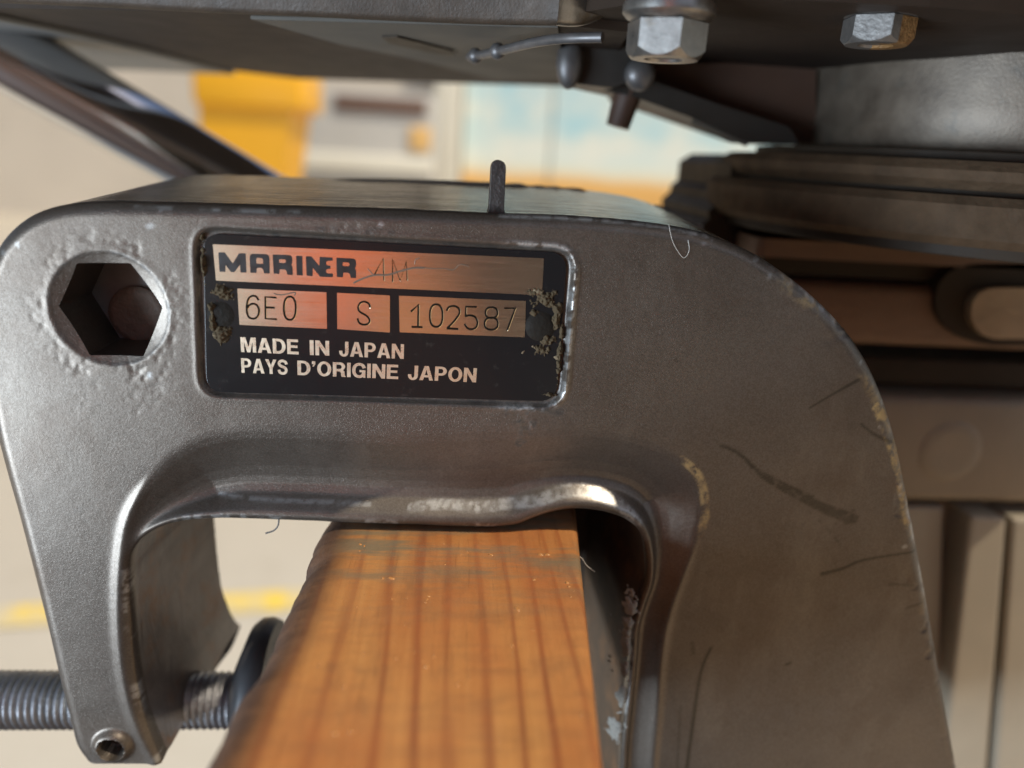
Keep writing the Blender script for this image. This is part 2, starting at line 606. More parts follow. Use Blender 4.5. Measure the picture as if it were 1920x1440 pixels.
def mat_mural():
    t = NT('printed beach picture')
    sep = t.n('SeparateXYZ'); t.link(t.coord(), sep.inputs[0])
    h = t.math('ADD', sep.outputs[2], t.math('MULTIPLY', t.math('SUBTRACT', t.noise(2.2, 3), .5), .10))
    k = t.math('DIVIDE', h, 2.4, True)
    c = t.ramp(k, [(.0, (.50, .28, .10)), (.255, (.82, .47, .14)), (.275, (.80, .62, .36)), (.30, (.80, .78, .62)),
                   (.36, (.66, .80, .78)), (.48, (.45, .70, .76)), (1.0, (.40, .64, .76))])
    cl = t.ramp(t.noise(1.7, 2, .5, t.coord((1, 1, 1.6))), [(.36, 0.0), (.64, 1.0)])
    top = t.ramp(k, [(.29, 0.0), (.34, 1.0)])
    c = t.mix(t.math('MULTIPLY', t.math('MULTIPLY', cl, top), .8), c, (.84, .84, .74))
    return t.out(c, .6, 0)
M['mural'] = mat_mural()

# ---------------------------------------------------------------- the place
def FL(u, v):
    return PZ(u, v, -CAM_H)

fl = link_mesh('floor', [(-60000, -60000, -CAM_H), (60000, -60000, -CAM_H), (60000, 60000, -CAM_H), (-60000, 60000, -CAM_H)],
               [(0, 1, 2, 3)], M['floor'], smooth=False)
fl['kind'] = 'structure'
a0, a1, b0, b1 = FL(-500, 1168), FL(900, 1088), FL(-500, 1212), FL(900, 1124)
mk = link_mesh('floor_marking', [a0 + [0, 0, 4], a1 + [0, 0, 4], b1 + [0, 0, 4], b0 + [0, 0, 4]], [(0, 1, 2, 3)], M['yellow_paint'], smooth=False)
mk['kind'] = 'structure'

WY = 8000.0
wall = MB().box((-9000, WY, -CAM_H), (9000, WY + 200, 3000)).build('back_wall', M['wall'], smooth=False)
tag(wall, 'plain cream wall far behind the clamp, blurred', 'wall')

# mural: two butted picture panels on the wall
mur = empty('beach_mural', 'blurred picture panel of blue sky over orange sand on the far wall', 'mural', (P(880, 277, WY)[0], WY - 40, -CAM_H))
xa, xm, xb = P(868, 277, WY - 40)[0], P(1032, 277, WY - 40)[0], P(1600, 277, WY - 40)[0]
for x0, x1, d in ((xa, xm - 10, 40), (xm + 10, xb, 52)):
    MB().box((x0, WY - d, -CAM_H + 60), (x1, WY - 4, 1500), 4).build('mural_panel', M['mural'], mur, smooth=False)

# pale post beside the mural
x0, x1 = P(812, 277, WY - 200)[0], P(862, 277, WY - 200)[0]
tag(MB().box((x0, WY - 240, -CAM_H), (x1, WY - 60, 1500), 12).build('wall_post', M['post']), 'pale cream post standing left of the beach picture', 'post')

# grey cabinet with a brown slot
cy = 6200.0
cab = empty('grey_cabinet', 'pale grey box-like cabinet with a brown slot, blurred behind', 'cabinet', (P(690, 277, cy)[0], cy, -CAM_H))
q0, q1 = P(535, 277, cy), P(815, 277, cy)
MB().box((q0[0], cy, -CAM_H), (q1[0], cy + 700, P(600, 165, cy)[2]), 25).build('body', M['cab'], cab)
s0, s1 = P(628, 206, cy), P(800, 188, cy)
MB().box((s0[0], cy - 25, s0[2]), (s1[0], cy + 5, s1[2]), 8).build('slot', M['cab_dark'], cab)
s0, s1 = P(768, 282, cy), P(808, 240, cy)
MB().box((s0[0], cy - 28, s0[2]), (s1[0], cy + 5, s1[2]), 8).build('badge', M['cab_lamp'], cab)
s0, s1 = P(540, 312, cy), P(812, 296, cy)
MB().box((s0[0], cy - 60, s0[2]), (s1[0], cy + 5, s1[2]), 10).build('bumper_rail', M['post'], cab)

# yellow bin
by = 3400.0
bn = empty('yellow_bin', 'bright yellow bin tapering downward, blurred behind the chrome tube', 'bin', (P(455, 277, by)[0], by, -CAM_H))
t0, t1 = P(372, 196, by), P(546, 196, by)
g0, g1 = P(382, 400, by), P(522, 400, by)
zt, zb = t0[2], -CAM_H + 40
def bx(z):
    k = (z - g0[2]) / (t0[2] - g0[2])
    return g0[0] + (t0[0] - g0[0]) * k, g1[0] + (t1[0] - g1[0]) * k
xl0, xr0 = bx(zt); xl1, xr1 = bx(zb)
fr = [(xl0, by, zt), (xr0, by, zt), (xr1, by + 40, zb), (xl1, by + 40, zb)]
bk = [(xl0, by + 450, zt), (xr0, by + 450, zt), (xr1, by + 400, zb), (xl1, by + 400, zb)]
MB().prism(fr, bk).build('body', M['yellow'], bn, smooth=False)
MB().box((xl0 - 15, by - 30, zt), (xr0 + 55, by + 480, zt + 170), 20).build('lid', M['yellow'], bn)
MB().lathe([(20, 0), (95, 2), (95, 50), (20, 52)], (xl1 + 20, by + 390, -CAM_H + 96), 24, 'X').build('wheel', M['rubber'], bn)
MB().lathe([(20, 0), (95, 2), (95, 50), (20, 52)], (xr1 - 72, by + 390, -CAM_H + 96), 24, 'X').build('wheel', M['rubber'], bn)

# unseen boards, bench, sheet and canvas added: what the plate and the paint mirror
fn = empty('added_board_fence', 'brown stained board fence, added out of frame for its reflection', 'fence', (600, -2600, -CAM_H))
for i in range(16):
    x = -500 + i * 240
    MB().box((x, -2620 + rnd.uniform(-6, 6), -CAM_H), (x + 232, -2592 + rnd.uniform(-6, 6), 900 + rnd.uniform(-20, 20)), 4).build('board', M['fence'], fn, smooth=False)
bench = empty('added_bench', 'dark brown plank bench under the pine plank, added out of frame to darken reflections', 'bench', (60, -640, -CAM_H))  # unseen bench, added so the casting mirrors something dark and brown
for i in range(9):
    y = -1080 + i * 138
    MB().box((-430, y, -372 + rnd.uniform(-1, 1)), (620, y + 132, -334 + rnd.uniform(-1, 1)), 3).build('bench_board', M['bench'], bench, smooth=False)
for x in (-390, 540):
    for y in (-1040, 110):
        MB().box((x, y - 35, -CAM_H), (x + 70, y + 35, -373), 3).build('leg', M['bench'], bench, smooth=False)
sheet = MB().box((150, -1000, -331), (600, 60, -322), 1).build('added_plywood_sheet', M['ply'], None, smooth=False)  # unseen sheet, added to warm the reflection in the right leg
tag(sheet, 'tan plywood sheet on the bench, added out of frame for its warm reflection', 'sheet')
tp = MB()
nx, nz = 24, 16
X0, X1, Z0, Z1 = -310, -95, -620, 420
tv = [(X0 + (X1 - X0) * i / nx, -1500 + 800 * j / nz + 14 * math.sin(i * 1.3) + 5 * math.sin(i * 2.9 + j * .4), Z0 + (Z1 - Z0) * j / nz) for j in range(nz + 1) for i in range(nx + 1)]
tf = [(j * (nx + 1) + i, j * (nx + 1) + i + 1, (j + 1) * (nx + 1) + i + 1, (j + 1) * (nx + 1) + i) for j in range(nz) for i in range(nx)]
rack = empty('added_canvas_rack', 'orange canvas over a steel rack, added out of frame for its reflection', 'rack', ((X0 + X1) / 2, -1150, -CAM_H))  # added in place of an orange shirt mirrored in the plate
tp.add(tv, tf).build('canvas', M['tarp'], rack)
for x in (X0 - 30, X1 + 30):
    MB().tube([(x, -1510, -CAM_H), (x, -1510, Z0), (x, -700, Z1 + 20)], 14).build('upright', M['pan_grey'], rack)
MB().tube([(X0 - 44, -700, Z1 + 10), (X1 + 44, -700, Z1 + 10)], 12).build('crossbar', M['pan_grey'], rack)

# ---------------------------------------------------------------- clamp bracket
OUT_PX = [(158, 1432), (140, 1405), (128, 1360), (108, 1282), (84, 1180), (58, 1078), (30, 972), (4, 880), (-16, 800), (-32, 700), (-38, 600),
          (-32, 530), (-12, 472), (14, 436), (54, 405), (104, 387), (165, 380), (260, 380), (400, 384), (560, 389), (740, 394), (920, 402), (1100, 409),
          (1240, 423), (1330, 441), (1408, 472), (1482, 520), (1552, 580), (1608, 646), (1650, 725), (1680, 815), (1702, 915), (1724, 1030), (1746, 1150),
          (1770, 1290), (1795, 1430), (1815, 1540), (1818, 1640), (1790, 1690)]
SLOT_PX = [(1185, 1690), (1170, 1600), (1166, 1440), (1174, 1340), (1184, 1250), (1188, 1185), (1200, 1140), (1215, 1095), (1216, 1050), (1206, 1010), (1186, 986),
           (1150, 970), (1110, 962), (1070, 961), (1032, 968), (999, 979), (966, 991), (920, 995), (850, 994), (782, 991), (700, 989), (604, 985), (523, 982), (435, 979),
           (375, 979), (325, 984), (285, 998), (256, 1020), (242, 1050), (241, 1100), (243, 1160), (248, 1230), (258, 1300), (274, 1362), (300, 1422), (312, 1432)]
GROOVE_PX = [(1225, 1690), (1222, 1560), (1226, 1440), (1234, 1340), (1240, 1250), (1252, 1170), (1274, 1100), (1302, 1030), (1324, 965), (1322, 920), (1300, 876), (1262, 838), (1200, 812),
             (1100, 797), (950, 798), (850, 802), (750, 808), (600, 800), (480, 797), (420, 803), (360, 822), (305, 860), (262, 920), (236, 980), (224, 1050), (220, 1130), (224, 1220),
             (236, 1300), (258, 1372), (284, 1422), (292, 1450)]
outer_a = spline(OUT_PX, False, 5)
slot_a = spline(SLOT_PX, False, 5)
outline = flat([tuple(p) for p in outer_a] + [tuple(p) for p in slot_a], 0)      # horseshoe
nO = len(outer_a)
slot_line = flat(slot_a, 0)
slot_poly = np.vstack([slot_line, flat([(250, 1750), (1250, 1750)], 0)])
gro_line = flat(spline(GROOVE_PX, False, 5), 0)
gro_poly = np.vstack([gro_line, flat([(292, 1750), (1225, 1750)], 0)])
hexpx = [(142, 494), (243, 494), (303, 577), (268, 669), (167, 667), (107, 575)]
hex_poly = flat(hexpx, 0)
hexc = hex_poly.mean(0)
HR = np.linalg.norm(hex_poly - hexc, axis=1).max() + .35
lab_px = rounded([(366, 426), (1078, 467), (1053, 764), (376, 742)], 44)
lab_poly = flat(lab_px, 0)
boss = flat([(212, 1398)], 0)[0]

def height(p):
    """y (mm, positive = away from the camera) of the casting's front"""
    d_all, _ = seg_dist(p, outline)
    d_out, _ = seg_dist(p, outline[:nO], False)
    y = np.zeros(len(p))
    # rounded outer arris
    r = 2.6
    e = np.clip(r - d_out, 0, r)
    y += .55 * e * e / r
    # channel and rolled lip round the clamp opening
    d_in, _ = seg_dist(p, slot_line, False)
    d_g, _ = seg_dist(p, gro_line, False)
    ing = inside(p, gro_poly)
    w = d_in + d_g
    t = np.where(ing, d_g / (w + 1e-6), 0)
    amp = np.clip((w - 2.0) * .33, 0, 5.2)
    prof = np.interp(t, [0, .06, .14, .30, .48, .60, .68, .76, .84, .90, .94, 1.0], [0, .02, .10, .42, .82, .98, 1.0, .86, .50, .26, .20, .20])
    y += amp * prof
    y -= np.where(ing, 0, .0) 
    # bead along the channel's outer edge on the legs
    leg = sstep(-78, -88, p[:, 1])
    y -= .55 * np.exp(-((np.where(ing, -d_g, d_g) + .3) / 1.3) ** 2) * (1 - sstep(7, 13, w))
    rl = 1.5
    e = np.clip(rl - d_in, 0, rl)
    y += .6 * e * e / rl
    # label recess with a proud bead on its right
    ld, _ = sdf(p, lab_poly)
    y += 1.0 * sstep(.35, -.55, ld)
    bead = np.exp(-((ld - .55) / .55) ** 2)
    right = sstep(0, 12, p[:, 0]) * sstep(-52, -46, p[:, 1]) * sstep(-16, -24, p[:, 1])
    y -= bead * (.10 + .62 * right * (.6 + .8 * fbm(p[:, 0], p[:, 1], 2.0, 66)))
    # hexagon countersink
    rr = np.linalg.norm(p - hexc, axis=1)
    y += np.where(rr < HR, (.12 + (HR - rr) * .34), 0)
    y -= .05 * np.exp(-((rr - HR - .5) / .8) ** 2)
    # boss with a hole at the foot of the left leg
    rb = np.linalg.norm(p - boss, axis=1)
    y -= 1.6 * sstep(4.9, 3.2, rb)
    y += 4.5 * sstep(2.95, 2.55, rb)
    # casting skin
    y += .08 * (fbm(p[:, 0], p[:, 1], 12, 21) - .5)
    y += .018 * (fbm(p[:, 0], p[:, 1], 1.6, 31) - .5)
    pit = np.exp(-((p[:, 0] - hexc[0] - 1) / 8) ** 2 - ((p[:, 1] - hexc[1] + 15) / 9) ** 2) + .8 * np.exp(-((rr - HR - 2) / 2.2) ** 2)
    topb = np.exp(-((p[:, 0] + 19) / 5) ** 2) * np.exp(-(ld - 1.2) ** 2 / 1.2) * (p[:, 1] > -25)
    low = np.exp(-((p[:, 0] - flat([(985, 790)], 0)[0][0]) / 4) ** 2 - ((p[:, 1] - flat([(985, 790)], 0)[0][1]) / 3.5) ** 2)
    edge = sstep(6, 1.0, d_out) * sstep(60, 75, p[:, 0]) * sstep(.50, .62, fbm(p[:, 0], p[:, 1], 11, 57))
    y += (pit + topb * 2.2 + low * 2.2) * .11 * sstep(.48, .80, fbm(p[:, 0], p[:, 1], 1.0, 44)) * sstep(.36, .62, fbm(p[:, 0], p[:, 1], 6, 49))
    y += edge * .3 * sstep(.48, .66, fbm(p[:, 0], p[:, 1], 2.4, 54))
    y += edge * .2 * (fbm(p[:, 0], p[:, 1], 1.2, 58) - .5)
    lipn = sstep(3, .5, d_in)
    y += lipn * .12 * (fbm(p[:, 0], p[:, 1], 5.0, 61) - .5)
    return y

H = 0.38
lo = outline.min(0) - 1; hi = outline.max(0) + 1
gx = np.arange(lo[0], hi[0], H); gz = np.arange(lo[1], hi[1], H)
XX, ZZ = np.meshgrid(gx, gz)
pts = np.stack([XX.ravel(), ZZ.ravel()], 1)
sd1, cp1 = sdf(pts, outline)
sd2, cp2 = sdf(pts, hex_poly)
sd = np.maximum(sd1, -sd2)
cp = np.where((sd1 > -sd2)[:, None], cp1, cp2)
nX, nZ = len(gx), len(gz)
I = np.arange(nX * nZ).reshape(nZ, nX)
q = np.stack([I[:-1, :-1], I[:-1, 1:], I[1:, 1:], I[1:, :-1]], -1).reshape(-1, 4)
snap = np.abs(sd) < .30 * H
ins = (sd < 0) & ~snap
keep = q[ins[q].any(1)]
out_v = (~ins)
pp = pts.copy()
used = np.zeros(len(pts), bool); used[keep.ravel()] = True
mv = used & out_v
pp[mv] = cp[mv]
ids = np.where(used)[0]
remap = -np.ones(len(pts), int); remap[ids] = np.arange(len(ids))
fv2 = pp[ids]
faces = remap[keep]
e = np.concatenate([faces[:, [i, (i + 1) % 4]] for i in range(4)])
e = e[e[:, 0] != e[:, 1]]
ky = np.sort(e, 1); uq, inv, cnt = np.unique(ky[:, 0].astype(np.int64) * len(fv2) + ky[:, 1], return_inverse=True, return_counts=True)
bed = e[cnt[inv] == 1]
isb = np.zeros(len(fv2), bool); isb[bed.ravel()] = True
near = np.abs(sd[ids]) < 3.2 * H
for it in range(14):
    for E, sel, w in ((np.concatenate([bed, bed[:, ::-1]]), isb, .5), (np.concatenate([e, e[:, ::-1]]), near & ~isb, .6)):
        acc = np.zeros_like(fv2); c_ = np.zeros(len(fv2))
        np.add.at(acc, E[:, 0], fv2[E[:, 1]]); np.add.at(c_, E[:, 0], 1)
        av = acc / np.maximum(c_, 1)[:, None]
        fv2[sel] += w * (av[sel] - fv2[sel])
    if it % 3 == 2 or it == 13:
        p_ = fv2[isb]
        d1, c1 = seg_dist(p_, outline); d2, c2 = seg_dist(p_, hex_poly)
        fv2[isb] = np.where((d1 < d2)[:, None], c1, c2)
yy = height(fv2)
front = np.stack([fv2[:, 0], yy, fv2[:, 1]], 1)
# marks, as per-vertex masks
def mark(px, wid, soft=.5, closed=False):
    pl = flat(px, 0)
    d, _ = seg_dist(fv2, pl, closed)
    wmm = np.asarray(wid)
    return sstep(wmm + soft, max(wmm - soft, 0), d)
nz1 = fbm(fv2[:, 0], fv2[:, 1], 3.0, 71)
nz2 = fbm(fv2[:, 0], fv2[:, 1], 1.2, 75)
nz3 = fbm(fv2[:, 0], fv2[:, 1], 10, 79)
smear = np.zeros(len(fv2))
def stroke(px, w0, w1, k=1.0):
    px = spline(px, False, 4); n = len(px)
    m = np.zeros(len(fv2))
    for i in range(n - 1):
        w = w0 + (w1 - w0) * i / (n - 1)
        m = np.maximum(m, mark(px[i:i + 2], w, .28))
    return m * k
SM = [(1352, 835), (1385, 850), (1420, 885), (1470, 915), (1530, 945), (1600, 972)]
for k in range(13):
    t0_, t1_ = sorted((rnd.uniform(0, .45), rnd.uniform(.55, 1.0)))
    path = spline(SM, False, 5); n_ = len(path)
    sub = path[int(t0_ * n_):max(int(t1_ * n_), int(t0_ * n_) + 3)]
    off = rnd.gauss(0, 6)
    pth = [(p_[0] + off * .5 * (i / n_ + .2) , p_[1] - off * (i / n_ + .25) + rnd.gauss(0, .7)) for i, p_ in enumerate(sub)]
    smear = np.maximum(smear, stroke(pth[::3] + [pth[-1]], rnd.uniform(.08, .18), rnd.uniform(.2, .55), rnd.uniform(.6, 1.0)) * (.35 + .65 * sstep(.3, .6, nz2)))
smear = np.maximum(smear, stroke([(1352, 836), (1385, 850), (1425, 888)], .22, .30, .9))
smear = np.maximum(smear, stroke([(1440, 900), (1530, 946), (1598, 974)], .6, 1.7, .75) * sstep(.38, .58, nz1))
smear = np.maximum(smear, stroke([(1588, 978), (1600, 958)], .8, .5, .6) * sstep(.35, .5, nz2))
smear = np.maximum(smear, stroke([(1480, 930), (1540, 980), (1575, 1020)], .15, .35, .4) * sstep(.4, .55, nz2))
smear = np.maximum(smear, stroke([(1542, 1076), (1580, 1066), (1620, 1050), (1718, 1034)], .5, .25, .9))
smear = np.maximum(smear, stroke([(1518, 765), (1560, 740), (1610, 712)], .12, .45, .9))
smear = np.maximum(smear, stroke([(1615, 795), (1640, 815), (1680, 832)], .15, .5, .9))
smear = np.maximum(smear, stroke([(1333, 1215), (1314, 1260), (1300, 1350), (1288, 1440), (1284, 1480)], .35, .55, .9))
smear = np.maximum(smear, stroke([(1276, 1325), (1270, 1440), (1268, 1480)], .25, .45, .5))
smear = np.maximum(smear, stroke([(1298, 1205), (1300, 1225)], .5, .5, .45))
smear = np.maximum(smear, stroke([(1474, 1246), (1482, 1243)], .35, .3, .9))
smear = np.maximum(smear, stroke([(1668, 1095), (1712, 1098)], .4, .3, .5))
smear = np.maximum(smear, stroke([(1700, 1140), (1735, 1128)], .3, .2, .6))
for k in range(60):
    u, v = rnd.uniform(40, 1700), rnd.uniform(430, 1400)
    smear = np.maximum(smear, mark([(u, v), (u + rnd.uniform(-7, 7), v + rnd.uniform(-4, 4))], rnd.uniform(.05, .2), .2) * rnd.uniform(.3, .7))
ochre = stroke([(1648, 765), (1662, 800), (1676, 840), (1690, 900), (1702, 970), (1706, 1000)], 1.5, 1.0, 1.0) * sstep(.28, .52, nz1)
ochre = np.maximum(ochre, stroke([(1278, 862), (1305, 885), (1319, 920), (1322, 970), (1312, 1000)], .9, 1.0, .8) * sstep(.25, .55, nz1))
d_out, _ = seg_dist(fv2, outline[:nO], False)
redge = sstep(60, 72, fv2[:, 0])
ochre = np.maximum(ochre, redge * sstep(4.2, 1.0, d_out) * .5 * sstep(.45, .6, nz1) * sstep(.46, .6, nz3))
bare_glint = stroke([(1190, 1130), (1180, 1160), (1176, 1250), (1170, 1310), (1158, 1385)], 1.5, 1.3, 1.0) * sstep(.30, .45, nz1)
bare_glint = np.maximum(bare_glint, redge * sstep(1.5, .2, d_out) * sstep(.46, .60, nz3) * (.35 + .65 * sstep(.40, .6, nz2)) * .8)
bare_glint = np.maximum(bare_glint, stroke([(770, 962), (830, 958), (900, 962), (1000, 950), (1060, 933), (1110, 933), (1160, 950), (1196, 985)], .8, 1.3, .5) * (.3 + .7 * sstep(.25, .6, nz2)))  # sun sparkle on the lip, painted as pale metal
bare_glint = np.maximum(bare_glint, stroke([(400, 943), (500, 949), (600, 953), (690, 957)], .3, .4, .4) * sstep(.3, .55, nz2))  # thin glint line on the left of the lip, painted pale
bare_glint = np.maximum(bare_glint, stroke([(940, 405), (1100, 411), (1240, 424), (1330, 443)], .35, .5, .8) * (.3 + .7 * sstep(.3, .55, nz2)))  # glint along the top front edge, put into the colour
bare_glint = np.maximum(bare_glint, stroke([(250, 388), (400, 394), (560, 398)], .2, .25, .6) * sstep(.3, .5, nz1))  # fainter painted glint on the left of the top edge
d_in, _ = seg_dist(fv2, slot_line, False)
bare_glint = np.maximum(bare_glint, sstep(1.8, .5, d_in) * sstep(.50, .62, nz3) * sstep(.42, .6, nz2) * .6)
ld, _ = sdf(fv2, lab_poly)
bare_glint = np.maximum(bare_glint, np.exp(-((ld - .35) / .5) ** 2) * sstep(8, 14, fv2[:, 0]) * .9 * sstep(.38, .48, nz2))  # pale metal colour on the recess bead strengthens its glints
for k in range(34):
    i_ = rnd.randrange(nO) if k < 30 else None
    c_ = outline[i_] + np.array([rnd.uniform(-3, 3), rnd.uniform(-3, 1)]) if i_ is not None else hexc + np.array([rnd.gauss(0, 9), rnd.gauss(-6, 9)])
    d_ = np.linalg.norm((fv2 - c_) * [1, rnd.uniform(.6, 1.6)], axis=1)
    bare_glint = np.maximum(bare_glint, sstep(rnd.uniform(.3, 1.1), .15, d_ + .9 * (nz2 - .5)) * rnd.uniform(.2, .6))
grime = sstep(.9, -.3, ld) * (.6 + .4 * nz1)
grime = np.maximum(grime, stroke([(965, 770), (990, 785), (985, 815), (975, 835)], 2.2, .8, .9) * sstep(.4, .55, nz2))
grime = np.maximum(grime, stroke([(1000, 762), (1050, 772)], .9, .9, .8))
grime = np.maximum(grime, stroke([(600, 432), (700, 434), (740, 436)], 1.0, .5, .7) * sstep(.4, .6, nz2))
rr = np.linalg.norm(fv2 - hexc, axis=1)
grime = np.maximum(grime, np.exp(-((rr - HR) / .35) ** 2) * .7 * sstep(.35, .55, nz1))
grime = np.maximum(grime, sstep(3.0, 2.2, np.linalg.norm(fv2 - boss, axis=1)))

# open boundary -> extruded sides
e = np.concatenate([faces[:, [i, (i + 1) % 4]] for i in range(4)])
key = np.sort(e, 1); kk = key[:, 0].astype(np.int64) * len(front) + key[:, 1]
uq, inv, cnt = np.unique(kk, return_inverse=True, return_counts=True)
be = e[(cnt[inv] == 1) & (e[:, 0] != e[:, 1])]
bvid = np.unique(be)
bp = fv2[bvid]
dO, _ = seg_dist(bp, outline[:nO], False); dS, _ = seg_dist(bp, outline[nO - 1:], False); dH, _ = seg_dist(bp, hex_poly)
kind = np.argmin(np.stack([dO, dS, dH]), 0)          # 0 outer side, 1 slot wall, 2 hexagon
V = [front]; mats = np.zeros(len(faces), int).tolist(); Fa = faces.tolist()
base = len(front); prev = dict(zip(bvid.tolist(), bvid.tolist()))
kd = dict(zip(bvid.tolist(), kind.tolist()))
levels = [1.2, 4, 9, 16, 26, 38, 50, 62]
hexlev = [.8, 1.8, 3, 4.5, 6, 7.5, 9, 11]
for L, LH in zip(levels, hexlev):
    new = front[bvid].copy()
    new[:, 1] = np.where(kind == 2, 4.5 + LH, 3.0 + L)
    up = np.where((kind == 0) & (bp[:, 1] > -30), L * .045, 0)
    rough = np.where(kind == 0, .25 * (fbm(bp[:, 0] + L * 3, bp[:, 1], 5, 91) - .5), .5 * (fbm(bp[:, 1] + bp[:, 0] + L * 2, bp[:, 1] * 0 + L, 6, 95) - .5) * (kind == 1))
    new[:, 2] += up + rough
    new[:, 0] += rough * (kind != 2)
    lw = (kind == 1) * sstep(-60, -71, bp[:, 0])
    new[:, 1] -= lw * L * .40
    new[:, 0] += lw * (L / 62) * np.interp(bp[:, 1], [-145, -132, -110, -80], [8.5, 8.0, 6.5, 4.5])
    V.append(new)
    cur = {b: base + i for i, b in enumerate(bvid.tolist())}
    for a, b in be.tolist():
        Fa.append([b, a, cur[a], cur[b]] if prev[a] == a else [prev[b], prev[a], cur[a], cur[b]])
        ka = max(kd[a], kd[b]) if kd[a] != kd[b] else kd[a]
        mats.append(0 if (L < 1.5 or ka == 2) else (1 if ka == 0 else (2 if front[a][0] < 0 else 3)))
    prev = cur; base += len(bvid)
V = np.concatenate(V)
ext = len(V) - len(front)
pad = lambda a: np.concatenate([a, np.zeros(ext)])
Fa = [[k for i, k in enumerate(f) if k != f[i - 1]] for f in Fa]
ok = [len(f) >= 3 and len(set(f)) == len(f) for f in Fa]
mats = [m for m, o in zip(mats, ok) if o]; Fa = [f for f, o in zip(Fa, ok) if o]

br = empty('clamp_bracket', 'grey metallic horseshoe clamp bracket of an outboard motor, gripping the pine plank', 'bracket', (0, 30, -120))
body = link_mesh('bracket_body', V, Fa, None, br, True, 62, attrs={'smear': pad(smear), 'ochre': pad(ochre), 'bare_glint': pad(bare_glint), 'grime': pad(grime)}, recalc=False)
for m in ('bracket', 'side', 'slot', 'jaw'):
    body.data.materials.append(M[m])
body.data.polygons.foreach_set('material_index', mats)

# hexagon hole's floor and the bolt end inside it
hp = [np.array([x, 14.5, z]) for x, z in hexc + (hex_poly - hexc) * 1.02]
MB().extrude(hp, (0, 1, 0)).build('socket_floor', M['socket'], br, smooth=False)
bc = P(249, 594, 11)
MB().lathe([(.1, 12.9), (4.6, 12.9), (5.6, 13.1), (6.0, 13.5), (6.0, 14.6)], (bc[0], 0, bc[2]), 32, 'Y').build('bolt_end', M['dull_brown'], br)

# upright pin on the bracket's top edge
pc = P(935, 300, 5)
pb = P(935, 392, 5)
prf = [(pc[0] + 1.45 * math.cos(a), 5 - 1.5, pc[2] - 1.45 + 1.45 * math.sin(a)) for a in np.linspace(math.pi, 0, 9)]
prf = prf + [(pc[0] + 1.5, 3.5, pb[2]), (pc[0] + 2.6, 3.5, pb[2] - 2.2), (pc[0] - 2.4, 3.5, pb[2] - 2.2), (pc[0] - 1.5, 3.5, pb[2])]
pinb = MB().extrude(prf, (0, 5, 0)).build('locating_pin', M['black_cast'], br)
bv = pinb.modifiers.new('bevel', 'BEVEL'); bv.width = .0005; bv.segments = 2

# ragged rear lip of the casting behind its top edge
rl = [(300, 352), (420, 346), (560, 338), (700, 336), (860, 340), (960, 346), (1060, 352), (1120, 362), (1170, 372), (1205, 380), (1240, 388), (1262, 402), (1320, 425)]
tp_ = []
for u, v in spline(rl, False, 6):
    z = P(u, v + rnd.uniform(-2.2, 2.2) * (u > 900), 62)
    tp_.append(z)
bt_ = [p + np.array([0, 0, -9.0]) for p in reversed(tp_)]
MB().extrude(tp_ + bt_, (0, 5, 0)).build('rear_lip', M['pan_grey'], br, smooth=False)

# ---- serial plate
YP = .42                              # front of the plate (recess floor is at about 1.0)
sp = MB().extrude([P(u, v, YP) for u, v in rounded([(381, 437), (1064, 475), (1043, 753), (387, 735)], 34)], (0, .5, 0)).build('serial_plate', M['plate'], br, smooth=False)
bv = sp.modifiers.new('bevel', 'BEVEL'); bv.width = .00012; bv.segments = 2; bv.limit_method = 'ANGLE'
def strip(name, quad, mat, lab=None):
    return MB().extrude([P(u, v, YP - .06) for u, v in rounded(quad, 1.2, 2)], (0, .05, 0)).build(name, mat, sp, smooth=False, label=lab)
strip('name_strip', [(399, 458), (1020, 484.5), (1016, 553.5), (405, 526)], M['brushed'])
strip('number_panel', [(445, 541), (612, 548), (613, 616.5), (449, 609)], M['brushed'], 'panel stamped 6E0')
strip('number_panel', [(632, 549), (731, 554), (731, 623.5), (632.5, 617)], M['brushed'], 'panel stamped S')
strip('number_panel', [(748, 554.5), (986, 564.5), (984, 632.5), (749.5, 623)], M['brushed'], 'panel stamped 102587')

def glyph(loops_px, y, th, mb, rad=1.4):
    """flat letter shape with holes, px outlines"""
    lp = [[P(u, v, y) for u, v in (rounded(l, rad, 2) if rad else l)] for l in loops_px]
    allp = [p for l in lp for p in l]
    tri = tessellate_polygon([[Vector((p[0], p[2], 0)) for p in l] for l in lp])
    n = len(allp)
    v = allp + [p + np.array([0, th, 0]) for p in allp]
    f = [tuple(t) for t in tri]
    o = 0
    for l in lp:
        m = len(l)
        f += [(o + i, o + (i + 1) % m, n + o + (i + 1) % m, n + o + i) for i in range(m)]
        o += m
    mb.add(v, f)

